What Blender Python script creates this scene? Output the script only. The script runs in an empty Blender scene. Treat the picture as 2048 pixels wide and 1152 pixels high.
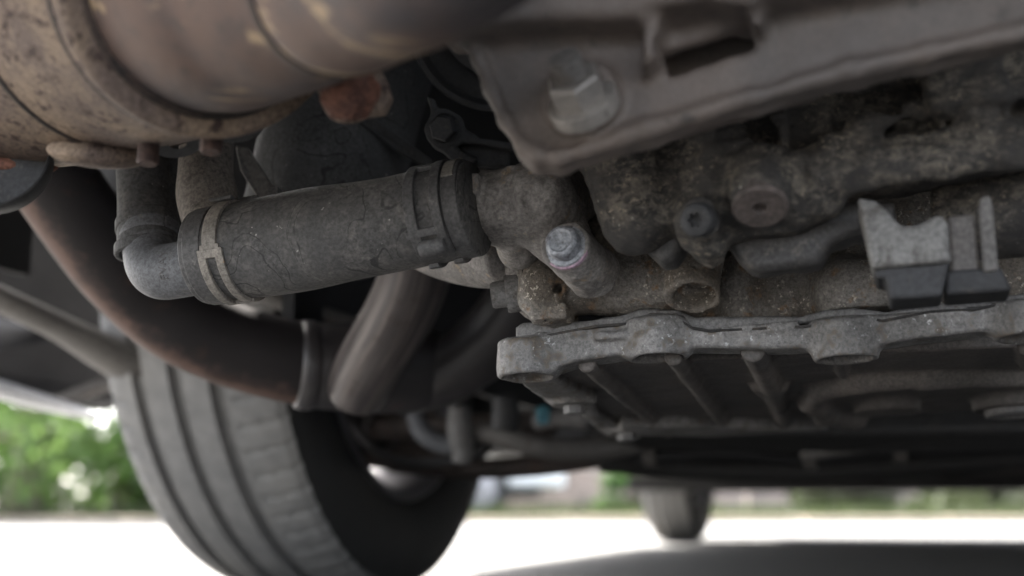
import bpy, math, random
import numpy as np
from mathutils import Vector, Matrix

random.seed(7)
RNG = np.random.default_rng(11)
scene = bpy.context.scene
COL = scene.collection
R = math.radians

# ------------------------------------------------------------------ camera
CAM_H = 0.09
FPX = 2470.0                       # focal length in pixels of a 2048 px wide frame
PITCH = math.atan((1020 - 576) / FPX)
cam_data = bpy.data.cameras.new("camera")
cam = bpy.data.objects.new("camera", cam_data)
COL.objects.link(cam)
cam.location = (0, 0, CAM_H)
cam.rotation_euler = (R(90) + PITCH, 0, 0)
cam_data.sensor_width = 36.0
cam_data.lens = FPX / 2048 * 36.0
cam_data.clip_start = 0.01
cam_data.clip_end = 900
cam_data.dof.use_dof = True
cam_data.dof.focus_distance = 0.585
cam_data.dof.aperture_fstop = cam_data.lens / 8.5
cam_data.dof.aperture_blades = 0
scene.camera = cam

# ------------------------------------------------------------------ light
SUN_EL, SUN_AZ = R(52), R(-38)      # azimuth from +Y, negative = to the left
world = bpy.data.worlds.new("World")
scene.world = world
world.use_nodes = True
wn = world.node_tree
bg = wn.nodes["Background"]
sky = wn.nodes.new("ShaderNodeTexSky")
sky.sky_type = 'NISHITA'
sky.sun_disc = False
sky.sun_elevation = SUN_EL
sky.sun_rotation = SUN_AZ
sky.air_density = 0.7
sky.dust_density = 4.0
sky.ozone_density = 0.4
hs = wn.nodes.new("ShaderNodeHueSaturation")      # thin white cloud: a pale sky
hs.inputs["Saturation"].default_value = 0.4
wn.links.new(sky.outputs[0], hs.inputs["Color"])
wn.links.new(hs.outputs[0], bg.inputs[0])
bg.inputs[1].default_value = 0.15
sun_d = bpy.data.lights.new("sun", 'SUN')
sun_d.energy = 4.0
sun_d.angle = R(0.6)
sun_d.color = (1.0, 0.95, 0.88)
sun = bpy.data.objects.new("sun", sun_d)
COL.objects.link(sun)
sd = Vector((math.sin(SUN_AZ) * math.cos(SUN_EL), math.cos(SUN_AZ) * math.cos(SUN_EL), math.sin(SUN_EL)))
sun.rotation_euler = sd.to_track_quat('Z', 'Y').to_euler()
sun.location = (-3, 3, 5)

scene.view_settings.view_transform = 'Standard'
scene.view_settings.look = 'None'
scene.view_settings.exposure = 3.35
scene.view_settings.gamma = 1.0
scene.view_settings.use_curve_mapping = False
scene.render.engine = 'CYCLES'
scene.cycles.use_denoising = True
scene.cycles.max_bounces = 8
scene.cycles.diffuse_bounces = 5
scene.cycles.glossy_bounces = 3
scene.cycles.sample_clamp_indirect = 6.0

# ------------------------------------------------------------------ coordinates
C0 = np.array([0, 0, CAM_H])
RT = np.array([1.0, 0, 0])
UP = np.array([0, -math.sin(PITCH), math.cos(PITCH)])
FW = np.array([0, math.cos(PITCH), math.sin(PITCH)])

def P(px, py, z):
    """a point of the place z metres in front of the lens"""
    return C0 + RT * ((px - 1024) / FPX * z) + UP * ((576 - py) / FPX * z) + FW * z

def ray(px, py):
    return RT * ((px - 1024) / FPX) + UP * ((576 - py) / FPX) + FW

def px2m(n, z):
    return n / FPX * z

def unit(v):
    v = np.asarray(v, float)
    return v / np.linalg.norm(v)

def camdir(r, u, f):
    return unit(RT * r + UP * u + FW * f)

class Frame:
    def __init__(s, o, ex, ey, ez):
        s.o = np.asarray(o, float); s.m = np.array([ex, ey, ez], float)
    def w(s, a, b, c):
        return s.o + s.m[0] * a + s.m[1] * b + s.m[2] * c
    def wa(s, pts):
        return s.o + np.asarray(pts) @ s.m
    def loc(s, p):
        return s.m @ (np.asarray(p) - s.o)
    def onplane(s, px, py, axis, val):
        d = s.m @ ray(px, py); c = s.m @ (C0 - s.o)
        t = (val - c[axis]) / d[axis]
        return c + d * t

YAW = R(17)
U = np.array([math.sin(YAW), math.cos(YAW), 0])       # along the car, away from the camera
V = np.array([math.cos(YAW), -math.sin(YAW), 0])      # across the car, to the right
Z = np.array([0, 0, 1.0])
WHEEL = np.array([-0.2, 1.40, 0.0])
CAR = Frame(WHEEL, V, U, Z)                            # origin on the ground under the near wheel
eu = unit(U * math.cos(R(2.9)) - Z * math.sin(R(2.9)))
ev = V + Z * math.tan(R(2.6)); ev = unit(ev - eu * np.dot(ev, eu))
ez = np.cross(ev, eu); ez = ez if ez[2] > 0 else -ez
ENG = Frame(P(1005, 745, 0.60), ev, eu, ez)            # engine: right, back, up

# ------------------------------------------------------------------ object helpers
def tag(o, label=None, cat=None, group=None, kind=None):
    if label: o["label"] = label
    if cat: o["category"] = cat
    if group: o["group"] = group
    if kind: o["kind"] = kind
    return o

def thing(name, loc, label, cat, group=None):
    o = bpy.data.objects.new(name, None)
    o.empty_display_size = 0.05
    o.location = Vector(loc)
    COL.objects.link(o)
    return tag(o, label, cat, group)

def link(name, me, mat=None, parent=None, smooth=True):
    o = bpy.data.objects.new(name, me)
    COL.objects.link(o)
    if mat is not None and not me.materials: me.materials.append(mat)
    if parent is not None:
        o.parent = parent
        if parent.parent is None: o.matrix_parent_inverse = Matrix.Translation(-parent.location)
    if smooth and len(me.polygons):
        me.polygons.foreach_set("use_smooth", np.ones(len(me.polygons), dtype=bool))
    return o

def mesh(name, v, f, mat=None, parent=None, smooth=False, uv=None):
    me = bpy.data.meshes.new(name)
    me.from_pydata([tuple(map(float, p)) for p in v], [], [tuple(int(i) for i in q) for q in f])
    me.update()
    if uv is not None:
        l = me.uv_layers.new(name="UVMap")
        vi = np.zeros(len(me.loops), dtype=np.int32); me.loops.foreach_get("vertex_index", vi)
        l.data.foreach_set("uv", np.asarray(uv, np.float32)[vi].ravel())
    return link(name, me, mat, parent, smooth)

class MB:
    """collects pieces of ONE part"""
    def __init__(s): s.v = []; s.f = []
    def add(s, v, f):
        n = len(s.v); s.v += [tuple(p) for p in v]; s.f += [tuple(i + n for i in q) for q in f]; return s
    def build(s, name, mat, parent=None, smooth=False):
        return mesh(name, s.v, s.f, mat, parent, smooth)

def auto_smooth(o, ang=35):
    o.data.polygons.foreach_set("use_smooth", np.ones(len(o.data.polygons), dtype=bool))
    try:
        o.data.set_sharp_from_angle(angle=R(ang))
    except Exception:
        pass
    return o

def bevel(o, w=0.001, seg=2):
    m = o.modifiers.new("bevel", 'BEVEL'); m.width = w; m.segments = seg; m.limit_method = 'ANGLE'; m.angle_limit = R(35)
    return o

# ------------------------------------------------------------------ shapes
def catmull(pts, n=8):
    pts = [np.asarray(p, float) for p in pts]
    if len(pts) < 3 or n <= 1: 
        out = []
        for a, b in zip(pts[:-1], pts[1:]):
            for i in range(max(n, 1)): out.append(a + (b - a) * i / max(n, 1))
        return np.array(out + [pts[-1]])
    q = [2 * pts[0] - pts[1]] + pts + [2 * pts[-1] - pts[-2]]
    out = []
    for i in range(1, len(q) - 2):
        p0, p1, p2, p3 = q[i - 1], q[i], q[i + 1], q[i + 2]
        for k in range(n):
            t = k / n
            out.append(.5 * (2 * p1 + (p2 - p0) * t + (2 * p0 - 5 * p1 + 4 * p2 - p3) * t * t + (3 * p1 - p0 - 3 * p2 + p3) * t ** 3))
    return np.array(out + [q[-2]])

def frames(c):
    n = len(c); T = np.zeros_like(c)
    T[1:-1] = c[2:] - c[:-2]; T[0] = c[1] - c[0]; T[-1] = c[-1] - c[-2]
    T /= np.linalg.norm(T, axis=1)[:, None]
    a = np.array([0, 0, 1.0]) if abs(T[0][2]) < .9 else np.array([0, 1.0, 0])
    N = [unit(a - T[0] * np.dot(a, T[0]))]
    for i in range(1, n):
        v = N[-1] - T[i] * np.dot(N[-1], T[i]); N.append(unit(v))
    N = np.array(N); B = np.cross(T, N)
    return T, N, B

def tube(pts, n_sub=8, nseg=40, caps=True, flat=1.0, wob=0.0):
    """pts: list of (point, radius); returns verts, faces, uv (u round, v metres along)"""
    arr = [np.append(np.asarray(p, float), r) for p, r in pts]
    c = catmull(arr, n_sub)
    cen, rad = c[:, :3], c[:, 3]
    T, N, B = frames(cen)
    L = np.concatenate([[0], np.cumsum(np.linalg.norm(np.diff(cen, axis=0), axis=1))])
    th = np.linspace(0, 2 * np.pi, nseg + 1)
    v, uv = [], []
    for i in range(len(cen)):
        r = rad[i] * np.ones_like(th)
        if wob:
            r = r * (1 + wob * (np.sin(2 * th + 9 * L[i] / .1) + .6 * np.sin(3 * th - 14 * L[i] / .1)))
            r[-1] = r[0]
        v += list(cen[i] + (np.cos(th) * r * flat)[:, None] * N[i] + (np.sin(th) * r)[:, None] * B[i])
        uv += [(t / (2 * np.pi), L[i]) for t in th]
    m = nseg + 1; f = []
    for i in range(len(cen) - 1):
        for j in range(nseg):
            a = i * m + j
            f.append((a, a + 1, a + m + 1, a + m))
    if caps:
        for i, rev in ((0, False), (len(cen) - 1, True)):
            k = len(v); v.append(cen[i]); uv.append((.5, L[i]))
            for j in range(nseg):
                q = (i * m + j, k, i * m + j + 1)
                f.append(q if not rev else q[::-1])
    return v, f, uv

def add_tube(name, pts, mat, parent, **k):
    v, f, uv = tube(pts, **k)
    return mesh(name, v, f, mat, parent, True, uv)

def lathe(prof, o, axis, nseg=48, closed=False, ref=None, jitter=None):
    """prof: list of (along, radius)"""
    a = unit(axis)
    r = np.array([0, 0, 1.0]) if ref is None else np.asarray(ref, float)
    if abs(np.dot(unit(r), a)) > .95: r = np.array([1.0, 0, 0])
    e1 = unit(r - a * np.dot(r, a)); e2 = np.cross(a, e1)
    v = []; f = []
    for (s, rad) in prof:
        for j in range(nseg):
            t = 2 * math.pi * j / nseg
            rr = rad + (jitter(s, t) if jitter else 0)
            v.append(np.asarray(o) + a * s + e1 * (math.cos(t) * rr) + e2 * (math.sin(t) * rr))
    n = len(prof)
    for i in range(n if closed else n - 1):
        for j in range(nseg):
            k = (i + 1) % n
            f.append((i * nseg + j, k * nseg + j, k * nseg + (j + 1) % nseg, i * nseg + (j + 1) % nseg))
    return v, f

def add_lathe(name, prof, o, axis, mat, parent, nseg=48, closed=False, ang=40, jitter=None):
    v, f = lathe(prof, o, axis, nseg, closed, jitter=jitter)
    return auto_smooth(mesh(name, v, f, mat, parent), ang)

def hexprism(o, axis, r, h, spin=0, ch=.12):
    """hexagon head with a chamfered end, standing on o, growing along axis"""
    a = unit(axis); ref = np.array([0, 0, 1.0])
    if abs(a[2]) > .95: ref = np.array([1.0, 0, 0])
    e1 = unit(ref - a * np.dot(ref, a)); e2 = np.cross(a, e1)
    v = []; f = []
    for s, rr in ((0, r), (h * (1 - ch), r), (h, r * (1 - ch))):
        for j in range(6):
            t = math.pi / 3 * j + spin
            v.append(np.asarray(o) + a * s + (e1 * math.cos(t) + e2 * math.sin(t)) * rr)
    for i in range(2):
        for j in range(6):
            f.append((i * 6 + j, i * 6 + (j + 1) % 6, i * 6 + 6 + (j + 1) % 6, i * 6 + 6 + j))
    f.append(tuple(12 + j for j in range(6))); f.append(tuple(5 - j for j in range(6)))
    return v, f

def box(o, ex, ey, ez, a, b, c):
    """box centred on o with half sizes a b c"""
    v = [np.asarray(o) + ex * (x * a) + ey * (y * b) + ez * (z * c) for z in (-1, 1) for y in (-1, 1) for x in (-1, 1)]
    f = [(0, 2, 3, 1), (4, 5, 7, 6), (0, 1, 5, 4), (2, 6, 7, 3), (0, 4, 6, 2), (1, 3, 7, 5)]
    return v, f

def prism(poly, d):
    """polygon of points, thickened by vector d"""
    n = len(poly); v = [np.asarray(p) for p in poly] + [np.asarray(p) + d for p in poly]
    f = [tuple(range(n))[::-1], tuple(range(n, 2 * n))] + [(i, (i + 1) % n, n + (i + 1) % n, n + i) for i in range(n)]
    return v, f

def band(cen, T, N, B, th0, th1, s0, s1, r0, r1, nth=24):
    """curved strip round an axis: angles th0..th1, along s0..s1, radius r0..r1"""
    v = []; f = []
    for i in range(nth + 1):
        t = th0 + (th1 - th0) * i / nth
        d = N * math.cos(t) + B * math.sin(t)
        for (s, r) in ((s0, r0), (s1, r0), (s1, r1), (s0, r1)):
            v.append(cen + T * s + d * r)
    for i in range(nth):
        for k in range(4):
            a = i * 4 + k; b = i * 4 + (k + 1) % 4
            f.append((a, a + 4, b + 4, b))
    f.append((0, 1, 2, 3)); e = nth * 4; f.append((e + 3, e + 2, e + 1, e))
    return v, f

# ------------------------------------------------------------------ cast metal: distance fields turned into a mesh
def vnoise(X, Y, Zz, f, seed=0):
    """smooth lattice noise -1..1"""
    r = np.random.default_rng(seed)
    tab = r.uniform(-1, 1, (32, 32, 32)).astype(np.float32)
    x, y, z = X * f, Y * f, Zz * f
    xi, yi, zi = np.floor(x).astype(np.int32), np.floor(y).astype(np.int32), np.floor(z).astype(np.int32)
    u, v, w = x - xi, y - yi, z - zi
    u = u * u * (3 - 2 * u); v = v * v * (3 - 2 * v); w = w * w * (3 - 2 * w)
    out = 0
    for a in (0, 1):
        for b in (0, 1):
            for c in (0, 1):
                out = out + tab[(xi + a) & 31, (yi + b) & 31, (zi + c) & 31] * (u if a else 1 - u) * (v if b else 1 - v) * (w if c else 1 - w)
    return out

class Field:
    def __init__(s, frame, lo, hi, h):
        s.fr = frame; s.lo = np.array(lo, float); s.h = h
        n = np.ceil((np.array(hi) - s.lo) / h).astype(int) + 1
        ax = [(s.lo[i] + h * np.arange(n[i])).astype(np.float32) for i in range(3)]
        s.X, s.Y, s.Z = np.meshgrid(*ax, indexing='ij')
        s.d = np.full(s.X.shape, 1.0, np.float32)
    def add(s, q, k=0.002):
        if k <= 0: s.d = np.minimum(s.d, q); return s
        hh = np.clip(.5 + .5 * (s.d - q) / k, 0, 1)
        s.d = s.d * (1 - hh) + q * hh - k * hh * (1 - hh); return s
    def cut(s, q, k=0.001):
        q = -q
        hh = np.clip(.5 - .5 * (s.d - q) / k, 0, 1)
        s.d = s.d * (1 - hh) + q * hh + k * hh * (1 - hh); return s
    def noise(s, f, amp, seed=0):
        s.d = s.d + amp * vnoise(s.X, s.Y, s.Z, f, seed); return s
    # primitives
    def box(s, c, hs, r=.001, fr=None):
        x, y, z = s._l(c, fr)
        qx, qy, qz = np.abs(x) - hs[0] + r, np.abs(y) - hs[1] + r, np.abs(z) - hs[2] + r
        return np.sqrt(np.maximum(qx, 0) ** 2 + np.maximum(qy, 0) ** 2 + np.maximum(qz, 0) ** 2) + np.minimum(np.maximum(qx, np.maximum(qy, qz)), 0) - r
    def _l(s, c, fr=None):
        x, y, z = s.X - np.float32(c[0]), s.Y - np.float32(c[1]), s.Z - np.float32(c[2])
        if fr is None: return x, y, z
        m = np.asarray(fr, np.float32)
        return tuple(m[i, 0] * x + m[i, 1] * y + m[i, 2] * z for i in range(3))
    def sphere(s, c, r, sc=(1, 1, 1)):
        x, y, z = s._l(c)
        return (np.sqrt((x / sc[0]) ** 2 + (y / sc[1]) ** 2 + (z / sc[2]) ** 2) - r) * min(sc)
    def cap(s, a, b, ra, rb=None):
        rb = ra if rb is None else rb
        a = np.asarray(a, np.float32); b = np.asarray(b, np.float32); ab = b - a
        x, y, z = s._l(a)
        t = np.clip((x * ab[0] + y * ab[1] + z * ab[2]) / np.dot(ab, ab), 0, 1)
        return np.sqrt((x - ab[0] * t) ** 2 + (y - ab[1] * t) ** 2 + (z - ab[2] * t) ** 2) - (ra + (rb - ra) * t)
    def cyl(s, a, b, ra, rb=None, r=.0008):
        rb = ra if rb is None else rb
        a = np.asarray(a, np.float32); b = np.asarray(b, np.float32); ab = b - a; L = float(np.linalg.norm(ab)); u = ab / L
        x, y, z = s._l(a)
        t = x * u[0] + y * u[1] + z * u[2]
        rad = np.sqrt(np.maximum((x - u[0] * t) ** 2 + (y - u[1] * t) ** 2 + (z - u[2] * t) ** 2, 0))
        tt = np.clip(t / L, 0, 1)
        q1 = rad - (ra + (rb - ra) * tt) + r; q2 = np.abs(t - L / 2) - L / 2 + r
        return np.sqrt(np.maximum(q1, 0) ** 2 + np.maximum(q2, 0) ** 2) + np.minimum(np.maximum(q1, q2), 0) - r
    def poly(s, pts, axis, a0, a1, r=.001):
        """polygon in the two other axes (in axis order), extruded a0..a1 along axis"""
        g = [s.X, s.Y, s.Z]; A = g[axis]; i, j = [k for k in range(3) if k != axis]
        # evaluate in 2D only
        sl = [0, 0, 0]; sl[axis] = 0; sl[i] = slice(None); sl[j] = slice(None)
        x = g[i][tuple(sl)]; y = g[j][tuple(sl)]
        d = np.full(x.shape, 1e9, np.float32); inside = np.zeros(x.shape, bool)
        n = len(pts)
        for k in range(n):
            p, q = np.asarray(pts[k], float), np.asarray(pts[(k + 1) % n], float)
            e = q - p; wx, wy = x - p[0], y - p[1]
            t = np.clip((wx * e[0] + wy * e[1]) / max(e @ e, 1e-12), 0, 1)
            d = np.minimum(d, (wx - e[0] * t) ** 2 + (wy - e[1] * t) ** 2)
            c = ((p[1] > y) != (q[1] > y)) & (x < (q[0] - p[0]) * (y - p[1]) / ((q[1] - p[1]) if abs(q[1] - p[1]) > 1e-12 else 1e-12) + p[0])
            inside ^= c
        d = np.sqrt(d); d = np.where(inside, -d, d)
        d = np.expand_dims(d, axis) + r
        qa = np.abs(A - (a0 + a1) / 2) - (a1 - a0) / 2 + r
        return np.sqrt(np.maximum(d, 0) ** 2 + np.maximum(qa, 0) ** 2) + np.minimum(np.maximum(d, qa), 0) - r
    def build(s, name, mat, parent=None):
        d = s.d.copy()
        for a in range(3):       # close the skin at the limits of the grid
            i0 = [slice(None)] * 3; i0[a] = 0; d[tuple(i0)] = np.maximum(d[tuple(i0)], s.h * .3)
            i0[a] = -1; d[tuple(i0)] = np.maximum(d[tuple(i0)], s.h * .3)
        sg = d < 0
        sh = np.array(d.shape) - 1
        cnt = np.zeros(tuple(sh), np.int8)
        cs = [(i, j, k) for i in (0, 1) for j in (0, 1) for k in (0, 1)]
        for (i, j, k) in cs:
            cnt += sg[i:i + sh[0], j:j + sh[1], k:k + sh[2]]
        act = (cnt > 0) & (cnt < 8)
        ii = np.argwhere(act)
        idx = np.full(tuple(sh), -1, np.int64); idx[act] = np.arange(len(ii))
        acc = np.zeros((len(ii), 3)); num = np.zeros(len(ii))
        cd = {c: d[ii[:, 0] + c[0], ii[:, 1] + c[1], ii[:, 2] + c[2]].astype(float) for c in cs}
        for a in range(3):
            for c in cs:
                if c[a]: continue
                e = list(c); e[a] = 1; e = tuple(e)
                m = (cd[c] < 0) != (cd[e] < 0)
                t = cd[c] / np.where(np.abs(cd[c] - cd[e]) < 1e-12, 1e-12, cd[c] - cd[e])
                p = np.array(c, float)[None].repeat(len(ii), 0); p[:, a] = t
                acc[m] += p[m]; num += m
        v = (ii + acc / num[:, None]) * s.h + s.lo
        quads = []
        for a in range(3):
            b, c = (a + 1) % 3, (a + 2) % 3
            s0 = [slice(None)] * 3; s1 = [slice(None)] * 3
            s0[a] = slice(0, -1); s1[a] = slice(1, None)
            A, B = sg[tuple(s0)], sg[tuple(s1)]
            e = np.argwhere(A != B)
            ok = (e[:, b] > 0) & (e[:, c] > 0) & (e[:, b] < sh[b]) & (e[:, c] < sh[c]); e = e[ok]
            fl = A[e[:, 0], e[:, 1], e[:, 2]]
            q = []
            for (ob, oc) in ((-1, -1), (0, -1), (0, 0), (-1, 0)):
                k = e.copy(); k[:, b] += ob; k[:, c] += oc
                q.append(idx[k[:, 0], k[:, 1], k[:, 2]])
            q = np.stack(q, 1)
            q[~fl] = q[~fl][:, ::-1]
            quads.append(q)
        q = np.concatenate(quads); q = q[(q >= 0).all(1)]
        w = s.fr.wa(v)
        flip = np.linalg.det(s.fr.m) < 0
        if flip: q = q[:, ::-1]
        me = bpy.data.meshes.new(name)
        me.vertices.add(len(w)); me.vertices.foreach_set("co", w.astype(np.float32).ravel())
        me.loops.add(len(q) * 4); me.loops.foreach_set("vertex_index", q.astype(np.int32).ravel())
        me.polygons.add(len(q)); me.polygons.foreach_set("loop_start", np.arange(0, len(q) * 4, 4, dtype=np.int32))
        me.update(calc_edges=True); me.validate()
        return link(name, me, mat, parent, True)

# ------------------------------------------------------------------ materials
def lin(c):
    return tuple(((x / 255) / 12.92 if x / 255 < .04045 else ((x / 255 + .055) / 1.055) ** 2.4) for x in c) + (1,)

class NT:
    def __init__(s, name):
        s.m = bpy.data.materials.new(name); s.m.use_nodes = True
        s.t = s.m.node_tree; s.n = s.t.nodes; s.b = s.n["Principled BSDF"]
        s.tc = s.n.new("ShaderNodeTexCoord")
    def l(s, a, b): s.t.links.new(a, b)
    def noise(s, scale, detail=6, rough=.6, vec=None, dist=0.0):
        x = s.n.new("ShaderNodeTexNoise"); x.inputs["Scale"].default_value = scale
        x.inputs["Detail"].default_value = detail; x.inputs["Roughness"].default_value = rough
        x.inputs["Distortion"].default_value = dist
        s.l(vec if vec is not None else s.tc.outputs["Object"], x.inputs["Vector"]); return x.outputs["Fac"]
    def voro(s, scale, vec=None, feat='F1'):
        x = s.n.new("ShaderNodeTexVoronoi"); x.feature = feat; x.inputs["Scale"].default_value = scale
        s.l(vec if vec is not None else s.tc.outputs["Object"], x.inputs["Vector"]); return x.outputs["Distance"]
    def ramp(s, fac, a, b, hard=False):
        x = s.n.new("ShaderNodeMapRange"); x.inputs["From Min"].default_value = a; x.inputs["From Max"].default_value = b
        x.interpolation_type = 'SMOOTHSTEP' if not hard else 'LINEAR'
        s.l(fac, x.inputs["Value"]); return x.outputs[0]
    def mix(s, fac, a, b):
        x = s.n.new("ShaderNodeMix"); x.data_type = 'RGBA'
        if isinstance(fac, (int, float)): x.inputs[0].default_value = fac
        else: s.l(fac, x.inputs[0])
        for v, i in ((a, 6), (b, 7)):
            if isinstance(v, tuple): x.inputs[i].default_value = v
            else: s.l(v, x.inputs[i])
        return x.outputs[2]
    def math(s, op, a, b=None, c=None):
        x = s.n.new("ShaderNodeMath"); x.operation = op
        for i, v in enumerate((a, b, c)):
            if v is None: continue
            if isinstance(v, (int, float)): x.inputs[i].default_value = v
            else: s.l(v, x.inputs[i])
        return x.outputs[0]
    def map(s, src, scale=(1, 1, 1), rot=(0, 0, 0)):
        x = s.n.new("ShaderNodeMapping"); x.inputs["Scale"].default_value = scale; x.inputs["Rotation"].default_value = rot
        s.l(src, x.inputs["Vector"]); return x.outputs[0]
    def bump(s, h, strength=.5, dist=.001, prev=None):
        x = s.n.new("ShaderNodeBump"); x.inputs["Strength"].default_value = strength; x.inputs["Distance"].default_value = dist
        s.l(h, x.inputs["Height"])
        if prev is not None: s.l(prev, x.inputs["Normal"])
        return x.outputs[0]
    def done(s, col, rough=.7, metal=0.0, normal=None, spec=.5):
        for v, k in ((col, "Base Color"), (rough, "Roughness"), (metal, "Metallic")):
            if isinstance(v, (int, float, tuple)): s.b.inputs[k].default_value = v
            else: s.l(v, s.b.inputs[k])
        s.b.inputs["Specular IOR Level"].default_value = spec
        if normal is not None: s.l(normal, s.b.inputs["Normal"])
        return s.m

def grime(name, c1, c2, c3, s1=30, s2=120, s3=900, t2=(.5, .65), t3=(.6, .7), rough=.75, metal=0., b2=.4, b3=.3, d2=.001, d3=.0004, spec=.4, light=None, tl=(.66, .72), sl=600, mc=.4):
    """three dirt layers (broad, mid, fine) with relief; colours are linear albedo"""
    t = NT(name)
    s3 = min(s3, 520); sl = min(sl, 430)      # the finest grain that still shows at this distance
    n1 = t.noise(s1, 5); n2 = t.noise(s2, 7, .65); n3 = t.noise(s3, 4, .75)
    col = t.mix(t.ramp(n1, .38, .62), c1, c2)
    col = t.mix(t.ramp(n2, *t2), col, c3)
    if light is not None:
        nl = t.math('MULTIPLY', t.ramp(t.noise(sl, 3, .6), *tl), t.ramp(t.noise(s1 * 2.3, 4, .7), .42, .68))
        col = t.mix(nl, col, light)
    g = t.ramp(n3, .3, .7)
    h = t.mix(g, (1 - mc,) * 3 + (1,), (1 + mc * .85,) * 3 + (1,))
    x = t.n.new("ShaderNodeMix"); x.data_type = 'RGBA'; x.blend_type = 'MULTIPLY'; x.inputs[0].default_value = 1
    t.l(col, x.inputs[6]); t.l(h, x.inputs[7]); col = x.outputs[2]
    nb = t.bump(n2, b2, d2); nb = t.bump(n3, b3, d3, nb)
    r = t.math('ADD', t.math('MULTIPLY', n2, .3), rough - .15)
    return t.done(col, r, metal, nb, spec)

def g4(v, w=0.0):
    """warm grey albedo"""
    return (v * (1 + w), v, v * (1 - w), 1)

M = {}
M['can'] = grime('rusty_can', (.215, .158, .112, 1), (.125, .092, .075, 1), (.055, .036, .03, 1), 26, 150, 700, (.54, .63), rough=.75, b2=.6, d2=.0012, metal=.15)
def streak_mat():
    t = NT('burnt_pipe')
    mp = t.map(t.tc.outputs["Object"], (14, 60, 60), (0, R(8), R(-12)))
    n1 = t.noise(18, 5); st_ = t.noise(1.0, 4, .55, mp); n3 = t.noise(160, 5); n4 = t.noise(700, 3)
    col = t.mix(t.ramp(n1, .35, .65), (.05, .044, .046, 1), (.105, .066, .050, 1))
    col = t.mix(t.math('MULTIPLY', t.ramp(n3, .5, .7), .5), col, (.05, .04, .036, 1))
    col = t.mix(t.ramp(st_, .57, .66), col, (.30, .215, .13, 1))
    nb = t.bump(n3, .35, .001); nb = t.bump(n4, .2, .0004, nb)
    return t.done(col, .6, .2, nb, .4)
M['pipe_near'] = streak_mat()
M['seam'] = grime('dark_seam', (.03, .024, .02, 1), (.05, .035, .028, 1), (.02, .017, .015, 1))
M['rust_bolt'] = grime('rusted_bolt', (.16, .07, .045, 1), (.085, .04, .03, 1), (.26, .13, .085, 1), 60, 250, 1200, (.58, .7), rough=.85, b2=.7)
M['stud'] = grime('rusty_stud', (.075, .045, .036, 1), (.05, .034, .03, 1), (.22, .11, .08, 1), 90, 300, 1200, (.58, .70), rough=.7, metal=.2)
M['bracket'] = grime('dusty_steel', (.125, .102, .088, 1), (.085, .073, .066, 1), (.05, .044, .04, 1), 18, 60, 800, (.56, .72), rough=.6, b2=.06, b3=.05, mc=.12)
M['nut'] = grime('nut_steel', (.26, .24, .218, 1), (.20, .185, .17, 1), (.11, .097, .085, 1), 60, 160, 900, (.58, .72), rough=.45, metal=.35, b2=.1, b3=.08, mc=.15)
M['crust'] = None
M['alu'] = grime('cast_aluminium', (.24, .230, .219, 1), (.155, .148, .140, 1), (.115, .097, .078, 1), 30, 130, 1300, (.52, .64), rough=.6, metal=.15, b2=.35, b3=.7, d3=.0005, light=(.5, .5, .49, 1), tl=(.60, .68), sl=900)
M['alu_dull'] = grime('dull_aluminium', (.17, .165, .16, 1), (.13, .125, .12, 1), (.09, .08, .068, 1), 25, 140, 1300, (.55, .68), rough=.65, metal=.1, b2=.3, b3=.5, d3=.0004, light=(.34, .33, .31, 1), tl=(.67, .73), sl=1000)
M['cast'] = grime('sand_cast_engine', (.21, .195, .175, 1), (.13, .11, .088, 1), (.21, .135, .08, 1), 28, 110, 1100, (.54, .68), rough=.65, b2=.6, b3=1.0, d3=.0010, light=(.62, .56, .47, 1), tl=(.57, .66), sl=800)
M['pan'] = grime('shaded_dirty_pan', (.125, .110, .098, 1), (.085, .077, .070, 1), (.14, .10, .078, 1), 18, 60, 900, (.62, .75), rough=.6, b2=.2, b3=.3)  # darker than the flange: underside shade put into the albedo, plus dirt
M['housing'] = grime('grimy_housing', (.30, .28, .26, 1), (.17, .158, .148, 1), (.26, .20, .14, 1), 45, 130, 1200, (.57, .70), rough=.6, b2=.45, b3=.6, light=(.62, .54, .44, 1), tl=(.665, .72), sl=330)
M['zinc'] = grime('zinc_bolt', (.33, .345, .37, 1), (.24, .25, .27, 1), (.15, .15, .16, 1), 150, 400, 1500, (.55, .65), rough=.5, metal=.3, b2=.4, d2=.0005)
M['clamp_tan'] = grime('clamp_steel', (.24, .218, .19, 1), (.19, .175, .155, 1), (.26, .16, .09, 1), 80, 130, 1500, (.66, .72), rough=.55, metal=.2, b2=.15)
M['clamp_dark'] = grime('dark_clamp', (.085, .083, .082, 1), (.065, .063, .062, 1), (.12, .115, .11, 1), 60, 200, 1200, (.56, .68), rough=.55, b2=.2)
M['plastic'] = grime('grey_plastic', (.115, .118, .125, 1), (.10, .102, .108, 1), (.14, .138, .135, 1), 30, 120, 1800, (.56, .70), rough=.6, b2=.08, b3=.12)
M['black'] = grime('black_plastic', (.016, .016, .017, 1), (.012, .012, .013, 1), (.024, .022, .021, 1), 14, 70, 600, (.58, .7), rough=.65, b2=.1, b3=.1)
M['dark_part'] = grime('dark_metal', (.034, .034, .035, 1), (.026, .0255, .0255, 1), (.05, .045, .04, 1), 30, 130, 900, (.58, .7), rough=.65, b2=.25, b3=.3)
M['box_grey'] = grime('grey_connector', (.175, .169, .158, 1), (.125, .12, .113, 1), (.075, .068, .06, 1), 45, 110, 700, (.52, .66), rough=.65, b2=.2)
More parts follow.
